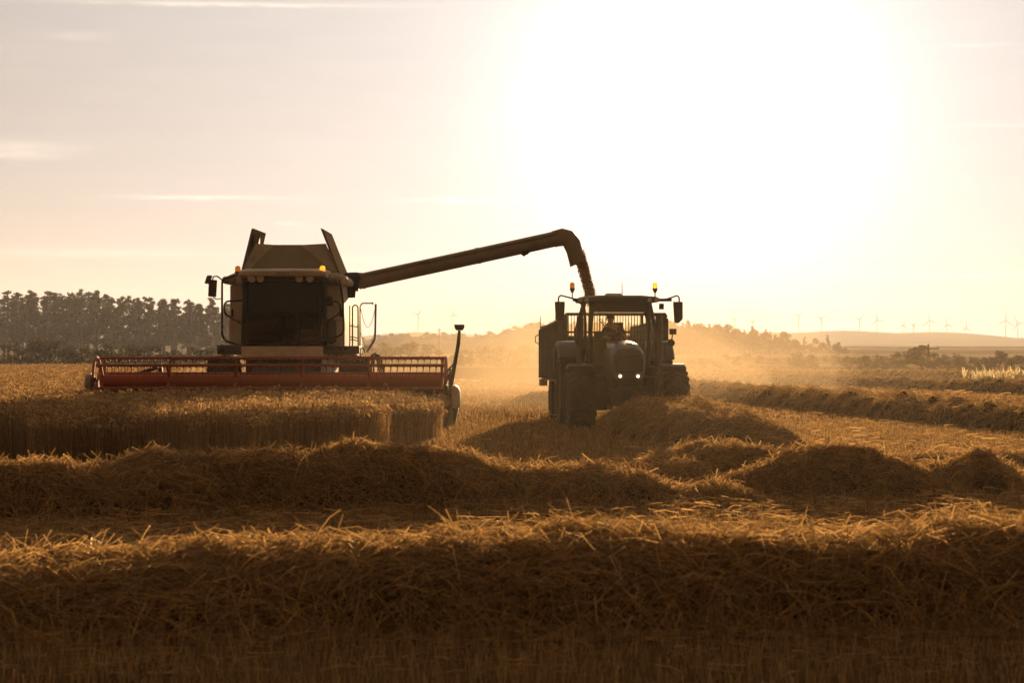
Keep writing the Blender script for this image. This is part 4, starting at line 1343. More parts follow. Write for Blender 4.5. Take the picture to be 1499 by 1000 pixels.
# reel end shields
for (x, s) in ((-4.10, -1), (4.14, 1)):
    m_ = MB(); K = 20
    for rr_ in ((0.56, 0.62),):
        pts = [(x, HY + rr_[0] * math.cos(R(20 + 8 * k)), RZ + rr_[0] * math.sin(R(20 + 8 * k))) for k in range(K)]
        m_.tube(pts, 0.035, 6)
    m_.tube([(x, HY, RZ), (x, HY + 0.53, RZ + 0.19)], 0.04, 6).tube([(x, HY, RZ), (x, HY - 0.56, RZ + 0.1)], 0.04, 6)
    m_.build('reel_end_arc', M['red'], header, smooth=True)
MB().prism([(HY - 0.75, 0.12), (HY - 0.35, 0.62), (HY + 0.2, 1.02), (HY + 1.05, 1.32), (HY + 1.05, 0.12)], 'x', -4.22, -4.16).build('header_end_plate', M['red'], header)
pd = C(132, 560, HY)
MB().lathe([(0.05, pd.x - 0.12), (0.13, pd.x - 0.10), (0.20, pd.x - 0.07), (0.21, pd.x + 0.05), (0.13, pd.x + 0.09), (0.05, pd.x + 0.12)], (0, HY - 0.1, pd.z), 'x', 22).build('pulley', M['steel'], header, smooth=True)
# right divider, cover, sensor pole
x0 = 4.20
m_ = MB()
m_.prism([(HY - 1.35, 0.10), (HY - 1.1, 0.30), (HY - 0.55, 0.85), (HY - 0.2, 1.05), (HY + 1.05, 1.32), (HY + 1.05, 0.08), (HY - 0.4, 0.02)], 'x', x0, x0 + 0.07)
m_.build('divider_plate', M['black'], header, bevel=0.01)
MB().loft([[(x0 + 0.09, HY - 0.55, z), (x0 + 0.09 + w_, HY - 0.50, z), (x0 + 0.12 + w_, HY - 0.3, z), (x0 + 0.12 + w_, HY + 0.6, z), (x0 + 0.09, HY + 0.65, z)] for (z, w_) in ((0.50, 0.13), (0.58, 0.16), (0.90, 0.15), (1.00, 0.11), (1.04, 0.05))]).build('drive_cover', M['grey'], header, bevel=0.015, smooth=True)
MB().loft([[(x0 + 0.09, HY - 0.6, z), (x0 + 0.10 + w_, HY - 0.5, z), (x0 + 0.10 + w_, HY + 0.55, z), (x0 + 0.09, HY + 0.6, z)] for (z, w_) in ((0.06, 0.02), (0.20, 0.08), (0.42, 0.13), (0.49, 0.14))]).build('lower_cover', M['tgrey'], header, bevel=0.01)
MB().hexa([(x0 - 0.04, HY - 1.7, 0.02), (x0 + 0.07, HY - 1.7, 0.02), (x0 + 0.14, HY - 0.6, 0.02), (x0 - 0.04, HY - 0.6, 0.02), (x0 - 0.0, HY - 1.7, 0.07), (x0 + 0.05, HY - 1.7, 0.07), (x0 + 0.12, HY - 0.6, 0.5), (x0 + 0.0, HY - 0.6, 0.5)]).build('divider_point', M['tgrey'], header, bevel=0.01)
sp = MB().tube([C(657, 590, HY - 0.2), C(659, 570, HY - 0.2), C(668, 520, HY - 0.2), C(671, 503, HY - 0.2), C(672.5, 484, HY - 0.2)], [0.055, 0.05, 0.045, 0.045, 0.035], 8).tube([C(654, 544, HY - 0.2), C(662, 535, HY - 0.2), C(667, 529, HY - 0.2)], 0.022, 6)
sp = sp.build('sensor_pole', M['black'], header, smooth=True)
q = C(672.5, 479, HY - 0.2)
MB().hexa([(q.x - 0.08, q.y - 0.1, q.z - 0.075), (q.x + 0.08, q.y - 0.1, q.z - 0.075), (q.x + 0.08, q.y + 0.1, q.z - 0.075), (q.x - 0.08, q.y + 0.1, q.z - 0.075),
           (q.x - 0.12, q.y - 0.12, q.z + 0.0), (q.x + 0.12, q.y - 0.12, q.z + 0.0), (q.x + 0.12, q.y + 0.12, q.z + 0.0), (q.x - 0.12, q.y + 0.12, q.z + 0.0)]).box(q.x - 0.12, q.x + 0.12, q.y - 0.12, q.y + 0.12, q.z + 0.002, q.z + 0.06).build('sensor_box', M['black'], sp, bevel=0.01)
m_ = MB()
for k in range(8):
    a_ = C(656 + 2.0 + (0.8 if k % 2 else 0), 562 - k * 2.7, HY)
    m_.box(a_.x - 0.035, a_.x + 0.035, HY - 0.05, HY + 0.05, a_.z, a_.z + 0.030)
m_.tube([C(659, 565, HY), C(659, 540, HY)], 0.022, 6)
m_.tube([C(650, 566, HY - 0.3), C(658, 548, HY - 0.1)], 0.03, 6)
m_.build('reel_drive_chain', M['black'], header)
# hydraulic hoses
m_ = MB()
for (dx, top) in ((0, 518), (3, 516), (6, 519)):
    m_.tube(round_path([C(541 + dx, 548, -2.0), C(541 + dx, 528, -2.0), C(545 + dx, top, -1.8), C(551 + dx, 522, -1.6), C(556 + dx, 546, -1.2)], 0.14), 0.022, 6)
m_.build('hydraulic_hoses', M['rubber'], header, smooth=True)
m_ = MB()
for px in (480, 492, 500, 527):
    m_.tube(round_path([C(px, 528, -0.3), C(px + 1, 512, -0.25), C(px + 4, 508, -0.15), C(px + 7, 516, 0.1)], 0.08), 0.013, 5)
m_.build('cab_hoses', M['rubber'], comb)

# ================================================================ falling grain
m_ = Rib()
N = 12000
t = rng.random(N)
pa = at(848.5, 372, 63.5); pb = at(868, 447, 63.5)
cxg = pa.x + (pb.x - pa.x) * (0.35 * t + 0.65 * t ** 1.5); czg = pa.z + (pb.z - pa.z - 0.9 * 0) * (0.6 * t + 0.4 * t * t)
sg = 0.085 + 0.01 * t
rr_ = rng.normal(0, 1, (N, 3)) * (sg * 0.75)[:, None]
rr_[:, 0] = np.clip(rr_[:, 0], -0.12 - 0.04 * rng.random(N) ** 3, 0.12 + 0.03 * rng.random(N) ** 3)
p = np.stack([cxg, np.full(N, 63.5), czg], -1) + rr_
a = unit(rng.normal(0, 1, (N, 3))); b = unit(np.cross(a, rng.normal(0, 1, (N, 3)))); s = rng.uniform(0.010, 0.022, N)[:, None]
m_.raw(np.stack([p - a * s, p - b * s, p + a * s, p + b * s], 1).reshape(-1, 3), np.arange(4 * N).reshape(-1, 4), np.repeat(rng.random(N), 4))
tag(m_.build('falling_grain', M['grain']), 'stream of grain pouring from the combine spout into the trailer', 'grain', kind='stuff')

# ================================================================ TRACTOR
TX, TY, TYAW = 2.56, 58.0, R(3.0)
trac = empty('tractor', (TX, TY, 0), TYAW)
tag(trac, 'dark tractor with lit headlights and amber beacons facing the camera, towing a trailer', 'tractor')
W_F = tyre
tyre('wheel', 0.69, 0.62, -1.07, -1.6, trac, 20, 0.05, steer=R(4))
tyre('wheel', 0.69, 0.62, 1.09, -1.6, trac, 20, 0.05, steer=R(4))
tyre('wheel', 0.95, 0.68, -1.02, 1.25, trac, 22, 0.055)
tyre('wheel', 0.95, 0.68, 1.02, 1.25, trac, 22, 0.055)
MB().tube([(-0.9, -1.6, 0.72), (0.9, -1.6, 0.72)], 0.11, 8).box(-0.75, 0.75, -1.75, -1.45, 0.6, 0.85).tube([(-0.8, 1.25, 0.98), (0.8, 1.25, 0.98)], 0.16, 10).build('axle', M['black'], trac, bevel=0.02)
MB().box(-0.28, 0.28, -2.3, 1.6, 0.55, 1.25).build('chassis', M['black'], trac, bevel=0.03)
# front linkage and weight
fl = MB().box(-0.42, 0.42, -2.62, -2.30, 0.62, 1.02).box(-0.50, -0.42, -2.95, -2.3, 0.5, 0.62).box(0.42, 0.50, -2.95, -2.3, 0.5, 0.62).box(-0.16, 0.16, -2.72, -2.60, 0.70, 0.95)
fl.build('front_linkage', M['black'], trac, bevel=0.02)
# bonnet
def hood_ring(y, hw, zb, zt, sh):
    return [(-hw, y, zb), (-hw * 1.02, y, zb + (zt - zb) * 0.55), (-hw * 0.93, y, zt - 0.16 + sh), (-hw * 0.70, y, zt - 0.04 + sh), (-hw * 0.35, y, zt + sh), (hw * 0.35, y, zt + sh),
            (hw * 0.70, y, zt - 0.04 + sh), (hw * 0.93, y, zt - 0.16 + sh), (hw * 1.02, y, zb + (zt - zb) * 0.55), (hw, y, zb)]


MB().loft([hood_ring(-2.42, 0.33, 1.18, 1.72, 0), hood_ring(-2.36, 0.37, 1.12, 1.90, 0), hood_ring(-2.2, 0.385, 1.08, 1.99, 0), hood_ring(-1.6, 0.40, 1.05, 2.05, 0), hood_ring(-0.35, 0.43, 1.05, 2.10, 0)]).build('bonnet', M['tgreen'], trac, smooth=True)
MB().prism([(-0.30, 1.36), (-0.33, 1.62), (-0.24, 1.74), (0.24, 1.74), (0.33, 1.62), (0.30, 1.36)], 'y', -2.455, -2.43).build('grille', M['black'], trac, bevel=0.01)
m_ = MB()
for k in range(9):
    m_.box(-0.28, 0.28, -2.462, -2.456, 1.40 + k * 0.036, 1.412 + k * 0.036)
m_.build('grille_slats', M['tgrey'], trac)
for s in (-1, 1):
    h_ = MB().prism([(s * 0.12, 1.20), (s * 0.12, 1.33), (s * 0.34, 1.36), (s * 0.35, 1.24), (s * 0.28, 1.19)], 'y', -2.47, -2.43).build('headlight', M['tgrey'], trac)
    MB().lathe([(0.01, -2.505), (0.030, -2.50), (0.038, -2.475)], (s * 0.205, 0, 1.265), 'y', 14).build('headlight_lens', M['head'], h_)
# cab frame
def cpt(px, py, ly):
    """pixel at local depth, in the tractor's own frame"""
    p = at(px, py, TY + ly)
    v = Vector((p.x - TX, p.y - TY, 0)); v.rotate(Matrix.Rotation(-TYAW, 3, 'Z'))
    return Vector((v.x, v.y, p.z))


zf, zr_ = 1.45, 3.02
corners = {'fl': ((-0.66, -0.30), (-0.66, -0.18)), 'fr': ((0.66, -0.30), (0.66, -0.18)), 'rl': ((-0.88, 1.35), (-0.72, 1.25)), 'rr': ((0.88, 1.35), (0.72, 1.25)), 'ml': ((-0.90, 0.55), (-0.78, 0.5)), 'mr': ((0.90, 0.55), (0.78, 0.5))}
for kx, ((xb, yb_), (xt, yt)) in corners.items():
    s = -1 if xb < 0 else 1
    zb_ = zf if kx[0] == 'f' else 1.5
    wv_ = 0.055 if kx[0] == 'f' else 0.05
    MB().tube([(xb, yb_, zb_), (xb * 1.04 + 0.02 * s, yb_ - 0.02, 2.3), (xt, yt, zr_ + 0.04)], [wv_, wv_ * 0.9, wv_ * 1.2], 8).build('cab_pillar', M['black'], trac, smooth=True)
MB().box(-0.90, 0.90, -0.32, 1.4, 1.28, 1.48).build('cab_floor', M['black'], trac, bevel=0.03)
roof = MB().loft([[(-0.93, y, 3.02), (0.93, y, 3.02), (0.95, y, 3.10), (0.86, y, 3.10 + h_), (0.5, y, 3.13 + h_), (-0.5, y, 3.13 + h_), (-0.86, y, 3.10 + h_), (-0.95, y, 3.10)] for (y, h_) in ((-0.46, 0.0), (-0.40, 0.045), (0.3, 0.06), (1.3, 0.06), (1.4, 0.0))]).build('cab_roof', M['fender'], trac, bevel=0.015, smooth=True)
MB().loft([[(-0.62, -0.40, 3.02), (0.62, -0.40, 3.02), (0.62, -0.36, 3.02), (-0.62, -0.36, 3.02)], [(-0.64, -0.30, 2.77), (0.64, -0.30, 2.77), (0.64, -0.26, 2.77), (-0.64, -0.26, 2.77)]]).build('sun_visor', M['tgrey'], roof)
MB().lathe([(0.22, 3.19), (0.18, 3.24), (0.02, 3.25)], (-0.1, 0.3, 0), 'z', 16).build('satellite_dome', M['pale'], roof, smooth=True)
MB().tube([(0.09, 0.1, 3.16), (0.09, 0.1, 3.50)], [0.014, 0.008], 6).build('antenna', M['black'], roof)
for (px) in (849, 858, 951, 961):
    q = cpt(px, 440, -0.5)
    l_ = MB().lathe([(0.05, -0.45), (0.065, -0.54), (0.06, -0.56)], (q.x, 0, 3.065), 'y', 12).build('roof_lamp', M['tgrey'], roof, smooth=True)
    MB().lathe([(0.01, -0.575), (0.052, -0.567)], (q.x, 0, 3.065), 'y', 12).build('lamp_lens', M['lens'], l_)
m_ = MB()
m_.box(-1.14, -0.80, -0.50, -0.36, 3.03, 3.10).box(0.80, 1.22, -0.50, -0.36, 3.03, 3.10)
m_.build('lamp_bar', M['black'], roof, bevel=0.01)
# beacons
for px, mt in ((837, 'beacon'), (958.5, 'beacon_on')):
    q = cpt(px, 440, -0.3)
    b_ = MB().tube([(q.x, -0.4, 3.08), (q.x, -0.4, 3.28)], 0.016, 6).lathe([(0.03, 3.24), (0.055, 3.30), (0.065, 3.33), (0.06, 3.35)], (q.x, -0.4, 0), 'z', 12).build('beacon_stem', M['black'], trac)
    MB().lathe([(0.055, 3.35), (0.058, 3.43), (0.045, 3.475), (0.008, 3.48)], (q.x, -0.4, 0), 'z', 14).build('beacon_lens', M[mt], b_, smooth=True)
# glass
m_ = MB(); m_.add([(-0.66, -0.30, 1.5), (0.66, -0.30, 1.5), (0.66, -0.34, 2.3), (0.64, -0.20, 3.0), (-0.64, -0.20, 3.0), (-0.66, -0.34, 2.3)], [(0, 1, 2, 5), (5, 2, 3, 4)])
m_.build('windscreen', M['glass_clear'], trac)
for s in (-1, 1):
    m_ = MB(); m_.add([(s * 0.67, -0.28, 1.5), (s * 0.91, 0.55, 1.5), (s * 0.80, 0.5, 3.0), (s * 0.67, -0.18, 3.0), (s * 0.89, 1.33, 1.5), (s * 0.74, 1.25, 3.0)], [(0, 1, 2, 3), (1, 4, 5, 2)])
    m_.build('side_window', M['glass_clear'], trac)
m_ = MB(); m_.add([(-0.85, 1.36, 1.75), (0.85, 1.36, 1.75), (0.72, 1.28, 3.0), (-0.72, 1.28, 3.0)], [(0, 1, 2, 3)])
m_.build('rear_window', M['glass_clear'], trac)
MB().box(-0.86, 0.86, 1.33, 1.40, 1.5, 1.74).build('cab_rear_panel', M['black'], trac)
MB().box(-0.62, 0.62, -0.24, -0.10, 1.5, 2.06).build('dashboard', M['tgrey'], trac, bevel=0.03)
MB().box(-0.60, 0.60, 0.0, 1.2, 1.485, 1.6).build('cab_mat', M['seat'], trac)
# seat and wheel
ts = MB().box(-0.26, 0.26, 0.45, 0.95, 1.95, 2.06).build('driver_seat', M['seat'], trac, bevel=0.04)
MB().hexa([(-0.24, 0.86, 2.05), (0.24, 0.86, 2.05), (0.24, 0.98, 2.05), (-0.24, 0.98, 2.05), (-0.2, 0.95, 2.55), (0.2, 0.95, 2.55), (0.2, 1.04, 2.55), (-0.2, 1.04, 2.55)]).build('seat_back', M['seat'], ts, bevel=0.03)
MB().box(-0.2, 0.2, 0.5, 0.9, 1.6, 1.95).build('seat_post', M['black'], ts)
sw = MB().tube([(0, -0.12, 1.7), (0, 0.12, 2.12)], 0.035, 8).build('steering_column', M['black'], trac)
MB().tube([(0.19 * math.cos(k * math.pi / 8), 0.14 + 0.12 * math.sin(k * math.pi / 8), 2.15 - 0.10 * math.sin(k * math.pi / 8) + 0.05) for k in range(17)], 0.014, 6, cap=False).build('steering_wheel', M['black'], sw)
MB().tube([(-0.52, -0.1, 2.05), (-0.50, -0.02, 2.18)], 0.02, 6).box(-0.60, -0.42, -0.04, 0.0, 2.16, 2.30).build('cab_monitor', M['black'], trac, bevel=0.01)
MB().tube([(-0.52, -0.37, 2.60), (-0.10, -0.37, 2.18)], 0.012, 5).tube([(-0.48, -0.38, 2.62), (-0.04, -0.38, 2.20)], 0.008, 5).tube([(-0.50, -0.36, 3.0), (-0.50, -0.37, 2.05)], 0.006, 5).build('wiper', M['black'], trac)
MB().box(0.52, 0.58, -0.15, -0.1, 2.45, 2.75).build('grab_handle', M['black'], trac, bevel=0.01)
# mirrors on arms
for s, px in ((-1, 819), (1, 993)):
    q = cpt(px, 455, -0.6)
    tip = Vector((q.x, -0.6, 3.16))
    ar = MB().tube(round_path([(s * 0.92, -0.3, 3.05), (s * 1.15, -0.45, 3.10), (tip.x - s * 0.02, -0.6, 3.17), (tip.x + s * 0.03, -0.6, 3.12), (tip.x + s * 0.03, -0.6, 3.02)], 0.06), 0.02, 7).build('mirror_arm', M['black'], trac, smooth=True)
    if s < 0:
        pr = [(q.x - 0.12, 3.02), (q.x + 0.12, 3.02), (q.x + 0.11, 2.60), (q.x + 0.02, 2.56), (q.x - 0.10, 2.60)]
    else:
        pr = [(q.x - 0.12, 3.02), (q.x + 0.11, 3.02), (q.x + 0.11, 2.60), (q.x - 0.0, 2.50), (q.x - 0.09, 2.53)]
    MB().prism(pr, 'y', -0.66, -0.58).build('mirror_head', M['mirror'], ar, bevel=0.02)
# side bars and exhaust
MB().tube(round_path([(-1.0, -0.35, 3.08), (-0.90, -0.40, 2.9), (-0.86, -0.42, 2.6), (-0.88, -0.45, 1.75)], 0.15), [0.04] * 12, 8).build('grab_bar', M['black'], trac, smooth=True) if False else None
m_ = MB().tube(round_path([(-1.08, -0.42, 3.08), (-0.88, -0.44, 2.95), (-0.84, -0.45, 2.6), (-0.84, -0.45, 1.75)], 0.2, 5), 0.035, 8)
m_.build('handrail', M['black'], trac, smooth=True)
MB().lathe([(0.085, 1.5), (0.085, 2.62), (0.06, 2.68)], (-0.96, -0.38, 0), 'z', 14).build('air_intake', M['black'], trac, smooth=True)
MB().box(-0.99, -0.86, -0.52, -0.44, 1.9, 2.15).box(-1.08, -0.99, -0.5, -0.44, 2.0, 2.12).build('step_lamp', M['black'], trac, bevel=0.01)
ex = MB().lathe([(0.07, 1.3), (0.095, 1.55), (0.095, 2.50), (0.07, 2.55), (0.07, 2.66), (0.085, 2.70), (0.085, 2.76)], (0.90, -0.45, 0), 'z', 16).build('exhaust_stack', M['black'], trac, smooth=True)
wl_ = MB().tube([(0.80, -0.45, 2.02), (1.22, -0.45, 2.02)], 0.035, 7).tube([(0.9, -0.5, 2.1), (1.08, -0.5, 2.14), (1.14, -0.5, 2.05)], 0.014, 6).tube([(1.06, -0.45, 2.0), (1.08, -0.45, 1.4)], 0.012, 5).build('lamp_bracket', M['black'], trac)
MB().lathe([(0.05, -0.42), (0.095, -0.50), (0.09, -0.53)], (1.20, 0, 2.04), 'y', 14).box(1.17, 1.33, -0.52, -0.42, 2.24, 2.38).tube([(1.22, -0.47, 2.1), (1.24, -0.47, 2.26)], 0.016, 6).build('side_lamp', M['black'], wl_)
MB().lathe([(0.03, 2.84), (0.06, 2.86), (0.06, 2.94), (0.04, 2.98)], (0.98, -0.42, 0), 'z', 12).box(0.93, 1.03, -0.5, -0.4, 2.84, 2.98).build('hanging_lamp', M['black'], trac)


def fender(name, cx, hw, cy, cz, r, a0, a1, mat, th=0.035, lip=0.0):
    m_ = MB()
    K = 14
    rings = []
    for k in range(K + 1):
        a = R(a0 + (a1 - a0) * k / K)
        c_, s_ = math.cos(a), math.sin(a)
        def P(x, rr_):
            return (x, cy + rr_ * c_, cz + rr_ * s_)
        rings.append([P(cx - hw, r), P(cx - hw - 0.0, r - 0.06), P(cx - hw + 0.03, r + th), P(cx + hw - 0.03, r + th), P(cx + hw, r - 0.06), P(cx + hw, r)][::1])
    m_.loft([[q_[0], q_[2], q_[3], q_[5], q_[4], q_[1]] for q_ in rings])
    return m_.build(name, M[mat], trac, smooth=True)


fender('front_fender', -1.07, 0.30, -1.6, 0.72, 0.79, 35, 112, 'black')
fender('front_fender', 1.09, 0.30, -1.6, 0.72, 0.79, 35, 112, 'black')
fender('rear_fender', -1.10, 0.32, 1.25, 0.98, 1.08, 20, 140, 'fender')
fender('rear_fender', 1.08, 0.32, 1.25, 0.98, 1.08, 20, 140, 'fender')
for s in (-1, 1):
    MB().prism([(0.35, 1.25), (0.40, 1.75), (0.7, 2.0), (1.2, 2.08), (1.5, 2.0), (1.5, 1.25)], 'x', s * 0.78 - 0.02, s * 0.78 + 0.02).build('inner_fender', M['fender'], trac)
    m_ = MB()
    for k in range(3):
        m_.box(min(s * 0.75, s * 1.05), max(s * 0.75, s * 1.05), 0.0, 0.3, 0.55 + 0.3 * k, 0.58 + 0.3 * k)
    m_.box(min(s * 0.73, s * 0.76), max(s * 0.73, s * 0.76), 0.0, 0.3, 0.5, 1.3)
    m_.build('steps', M['black'], trac)
    MB().box(min(s * 0.35, s * 0.78), max(s * 0.35, s * 0.78), -1.1, 0.7, 0.45, 1.25).build('fuel_tank', M['black'], trac, bevel=0.05)

# driver: one continuous skinned body
def skinned(name, pts, edges, radii, mat, parent=None, sub=2):
    me = bpy.data.meshes.new(name)
    me.from_pydata([tuple(p) for p in pts], edges, [])
    o = bpy.data.objects.new(name, me)
    col.objects.link(o)
    if parent: o.parent = parent
    sk = o.modifiers.new('skin', 'SKIN')
    sk.use_smooth_shade = True
    if True:
        bmx = __import__('bmesh').new(); bmx.from_mesh(me)
        lay = bmx.verts.layers.skin.verify()
        bmx.verts.ensure_lookup_table()
        for i, v in enumerate(bmx.verts):
            rr_ = radii[i]
            v[lay].radius = rr_ if isinstance(rr_, tuple) else (rr_, rr_)
            v[lay].use_root = (i == 0)
        bmx.to_mesh(me); bmx.free()
    sb = o.modifiers.new('sub', 'SUBSURF'); sb.levels = sub; sb.render_levels = sub
    me.materials.append(mat)
    return o


P_ = [(-0.0, 0.70, 2.10), (-0.02, 0.62, 2.26), (-0.07, 0.50, 2.42), (-0.12, 0.42, 2.50), (-0.15, 0.37, 2.56), (-0.165, 0.34, 2.63), (-0.17, 0.33, 2.71), (-0.17, 0.335, 2.77),   # 0-7 spine to head top
      (0.05, 0.46, 2.47), (0.16, 0.38, 2.34), (0.20, 0.18, 2.24), (0.15, 0.12, 2.25),      # left arm (picture right)
      (-0.27, 0.42, 2.46), (-0.36, 0.30, 2.30), (-0.22, 0.16, 2.22), (-0.16, 0.14, 2.22),  # other arm
      (0.13, 0.55, 2.08), (0.17, 0.12, 2.04), (0.17, 0.05, 1.66), (0.17, -0.05, 1.63),
      (-0.13, 0.55, 2.08), (-0.17, 0.12, 2.04), (-0.17, 0.05, 1.66), (-0.17, -0.05, 1.63)]
E_ = [(0, 1), (1, 2), (2, 3), (3, 4), (4, 5), (5, 6), (6, 7), (3, 8), (8, 9), (9, 10), (10, 11), (3, 12), (12, 13), (13, 14), (14, 15), (0, 16), (16, 17), (17, 18), (18, 19), (0, 20), (20, 21), (21, 22), (22, 23)]
R_ = [(0.16, 0.13), (0.155, 0.12), (0.17, 0.12), (0.13, 0.10), (0.055, 0.055), (0.075, 0.075), (0.088, 0.082), (0.06, 0.06),
      0.075, 0.052, 0.036, 0.034, 0.075, 0.052, 0.036, 0.034, 0.085, 0.065, 0.045, 0.045, 0.085, 0.065, 0.045, 0.045]
drv = skinned('person', P_, E_, R_, M['skin'])
drv.location = (TX, TY, -0.07); drv.rotation_euler = (0, 0, TYAW)
tag(drv, 'person in a dark shirt leaning forward at the wheel of the tractor', 'person')
shirt = skinned('shirt', [P_[i] for i in (0, 1, 2, 3, 8, 9, 12, 13)] + [((P_[9][0] + P_[10][0]) / 2, (P_[9][1] + P_[10][1]) / 2, (P_[9][2] + P_[10][2]) / 2), ((P_[13][0] + P_[14][0]) / 2, (P_[13][1] + P_[14][1]) / 2, (P_[13][2] + P_[14][2]) / 2)],
                [(0, 1), (1, 2), (2, 3), (3, 4), (4, 5), (5, 8), (3, 6), (6, 7), (7, 9)], [(0.175, 0.145), (0.175, 0.14), (0.19, 0.14), (0.15, 0.115), 0.092, 0.066, 0.092, 0.066, 0.055, 0.055], M['cloth'], drv)
trs = skinned('trousers', [P_[i] for i in (0, 16, 17, 18, 20, 21, 22)], [(0, 1), (1, 2), (2, 3), (0, 4), (4, 5), (5, 6)], [(0.17, 0.14), 0.10, 0.078, 0.06, 0.10, 0.078, 0.06], M['cloth'], drv)
MB().lathe([(0.01, 0.115), (0.06, 0.10), (0.092, 0.05), (0.096, 0.0), (0.094, -0.01)], (0, 0, 0), 'z', 18).build('hair', M['hair'], drv, smooth=True).location = (-0.17, 0.345, 2.715)
MB().lathe([(0.006, -0.03), (0.018, 0.0), (0.01, 0.03)], (-0.175, 0.245, 2.675), 'z', 8).build('nose', M['skin'], drv, smooth=True)
for s in (-1, 1):
    MB().lathe([(0.003, -0.01), (0.012, 0), (0.003, 0.01)], (-0.172 + s * 0.032, 0.258, 2.70), 'z', 8).build('eye', M['hair'], drv, smooth=True)
    MB().lathe([(0.005, -0.03), (0.016, 0), (0.005, 0.03)], (-0.17 + s * 0.09, 0.34, 2.68), 'z', 8).build('ear', M['skin'], drv, smooth=True)

# ================================================================ TRAILER
LX, LY, LYAW = 2.66, 62.0, R(4.4)
tr = empty('grain_trailer', (LX, LY, 0), LYAW)
tag(tr, 'dark ribbed grain trailer with a barred headboard hitched behind the tractor', 'trailer')
HWT = 1.27
for s in (-1, 1):
    m_ = MB()
    x0, x1 = (s * HWT - 0.03, s * HWT + 0.03)
    m_.add([(x0, 0, 1.12), (x1, 0, 1.12), (x1, 7.0, 1.12), (x0, 7.0, 1.12)] , [(0, 3, 2, 1)])
    prof = [(0, 2.72), (0.8, 2.70), (2.5, 2.60), (5.0, 2.52), (7.0, 2.50), (7.0, 1.12), (0, 1.12)]
    m_ = MB().prism(prof, 'x', x0, x1)
    sd = m_.build('side_wall', M['trailer'], tr)
    m_ = MB()
    for k in range(12):
        y_ = 0.05 + k * 0.625
        top = np.interp(y_, [0, 0.8, 2.5, 5, 7], [2.70, 2.68, 2.58, 2.5, 2.48])
        m_.box(min(s * (HWT + 0.035), s * (HWT + 0.10)), max(s * (HWT + 0.035), s * (HWT + 0.10)), y_, y_ + 0.08, 1.1, top)
    m_.build('side_rib', M['trailer'], sd)
    MB().tube([(s * (HWT + 0.03), 0, 2.75), (s * (HWT + 0.03), 0.8, 2.73), (s * (HWT + 0.03), 2.5, 2.63), (s * (HWT + 0.03), 5, 2.55), (s * (HWT + 0.03), 7.0, 2.53)], 0.045, 6).build('top_rail', M['trailer'], sd)
MB().box(-HWT, HWT, 0.02, 6.98, 1.05, 1.12).build('bed', M['trailer'], tr)
MB().box(-HWT + 0.03, HWT - 0.03, 6.90, 6.98, 1.12, 2.3).build('tailgate', M['trailer'], tr)
MB().box(-HWT, HWT, -0.05, 0.03, 1.12, 1.95).build('headboard', M['trailer'], tr)
m_ = MB()
for k in range(34):
    x = -HWT + 0.05 + k * (2 * HWT - 0.1) / 33
    m_.box(x - 0.009, x + 0.009, -0.03, 0.01, 1.95, 2.78)
m_.tube([(-HWT, -0.01, 2.80), (HWT, -0.01, 2.80)], 0.045, 6).tube([(-HWT, -0.03, 2.34), (HWT, -0.03, 2.34)], 0.03, 6)
m_.tube([(-HWT, -0.01, 1.95), (-HWT, -0.01, 2.83)], 0.04, 6).tube([(HWT, -0.01, 1.95), (HWT, -0.01, 2.83)], 0.04, 6)
m_.build('headboard_bars', M['trailer'], tr)
MB().box(-0.45, -0.33, 0.1, 6.9, 0.85, 1.05).box(0.33, 0.45, 0.1, 6.9, 0.85, 1.05).build('frame', M['black'], tr)
MB().tube([(-0.35, 0.2, 0.92), (0.0, -1.7, 0.7)], 0.06, 6).tube([(0.35, 0.2, 0.92), (0.0, -1.7, 0.7)], 0.06, 6).build('drawbar', M['black'], tr)
for y_ in (3.1, 4.6):
    for s in (-1, 1):
        tyre('wheel', 0.56, 0.50, s * 1.02, y_, tr, 22, 0.02)
MB().tube([(-1.0, 3.1, 0.57), (1.0, 3.1, 0.57)], 0.07, 8).tube([(-1.0, 4.6, 0.57), (1.0, 4.6, 0.57)], 0.07, 8).box(-0.5, 0.5, 3.0, 4.7, 0.6, 0.86).build('axle', M['black'], tr)
for (x, y_) in ((-HWT - 0.05, 7.0), (-HWT - 0.03, 2.6)):
    MB().tube([(x, y_, 2.5), (x, y_, 2.85)], 0.012, 5).build('marker_rod', M['black'], tr)
MB().box(-HWT - 0.10, -HWT + 0.1, 6.4, 6.9, 0.88, 1.08).build('mud_guard', M['pale'], tr, bevel=0.02)
MB().tube([(-HWT - 0.08, 6.9, 2.35), (-HWT - 0.2, 6.9, 2.28), (-HWT - 0.2, 6.9, 2.12), (-HWT - 0.08, 6.9, 2.05)], 0.015, 5).build('rope_hook', M['black'], tr)

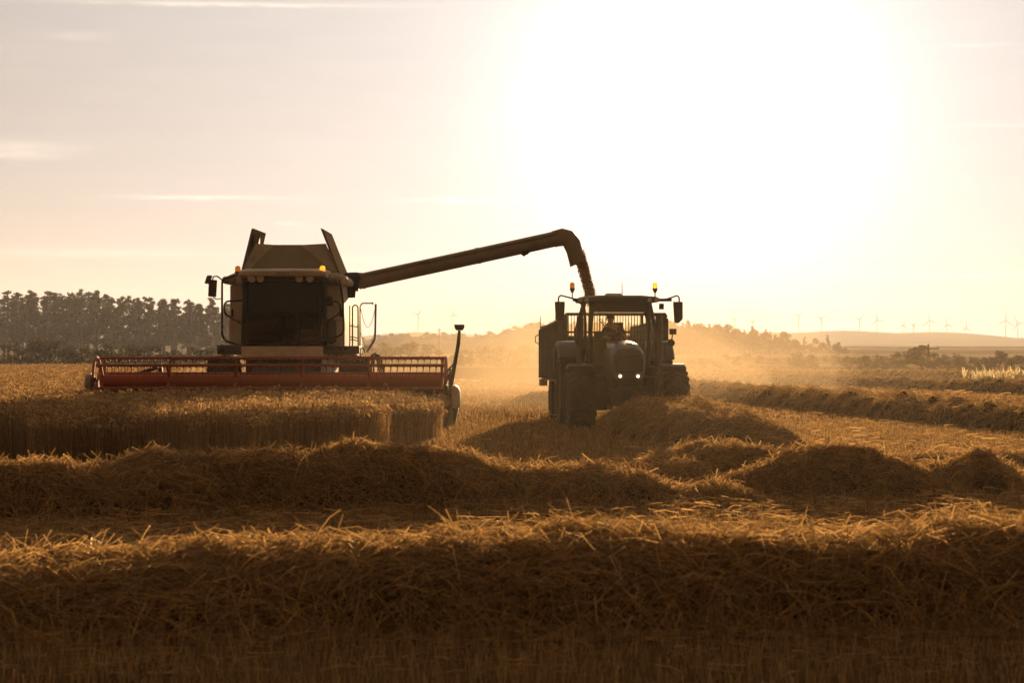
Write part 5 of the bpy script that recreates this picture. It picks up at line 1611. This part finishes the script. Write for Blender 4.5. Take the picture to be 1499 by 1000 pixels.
# ================================================================ haze and dust
def volume_mat(name, colr, dens, g_):
    m, nt, out = mat_new(name)
    pv = nt.nodes.new('ShaderNodeVolumePrincipled')
    pv.inputs['Color'].default_value = (*colr, 1)
    pv.inputs['Density'].default_value = dens
    pv.inputs['Anisotropy'].default_value = g_
    nt.links.new(pv.outputs[0], out.inputs['Volume'])
    return m


hz = MB().box(-3500, 3500, -60, 5600, -8, 150).build('haze', volume_mat('haze_air', (0.90, 0.92, 0.96), 0.00013, 0.28))
tag(hz, 'thin warm haze over the fields', 'haze', kind='stuff')



def dust(cx, cy, cz, rx, ry, rz_, seed, label, dens=0.010):
    K, L_ = 40, 24
    r = sines(seed, 8, 1.2, 4.5)
    V = []
    for i in range(L_ + 1):
        ph = math.pi * i / L_
        for k in range(K):
            th = 2 * math.pi * k / K
            n_ = Vector((math.sin(ph) * math.cos(th), math.sin(ph) * math.sin(th), math.cos(ph)))
            f = 1 + 0.30 * float(r(n_.x * 2 + n_.z, n_.y * 2 - n_.z))
            V.append((cx + n_.x * rx * f, cy + n_.y * ry * f, max(cz + n_.z * rz_ * f, -0.6)))
    m_ = MB()
    Fs = [(i * K + k, (i + 1) * K + k, (i + 1) * K + (k + 1) % K, i * K + (k + 1) % K) for i in range(L_) for k in range(K)]
    m_.add(V, Fs)
    o = m_.build('dust_cloud', volume_mat('dust_air', (1.0, 0.80, 0.52), dens, 0.35), smooth=True)
    return tag(o, label, 'dust', 'dust raised by the harvest', 'stuff')


dust(0.8, 95, 0.5, 9, 26, 3.4, 1, 'golden dust hanging behind the gap between combine and tractor', 0.0058)
dust(7, 125, 0.5, 9, 40, 4.5, 2, 'wide golden dust drifting right of the tractor', 0.0034)
dust(11, 130, 0.5, 17, 40, 4.0, 8, 'thin far end of the golden dust spreading to the right', 0.0014)
dust(-8.0, 90, 0.2, 5.5, 18, 1.5, 3, 'brown dust rising behind the combine', 0.005)
dust(-0.4, 78, 0.1, 3.2, 9, 1.1, 4, 'low bright dust over the stubble just behind the header end', 0.006)
dust(1.5, 36, 0.6, 6.5, 15, 2.3, 6, 'thin dust over the straw heaps in front of the tractor, added as a warm lens veil', 0.0008)  # faint dust, spread wide here to stand in for the lens's amber veil
dust(1.9, 92, 0.8, 3.0, 9, 3.4, 5, 'tall puff of dust left of the trailer', 0.006)
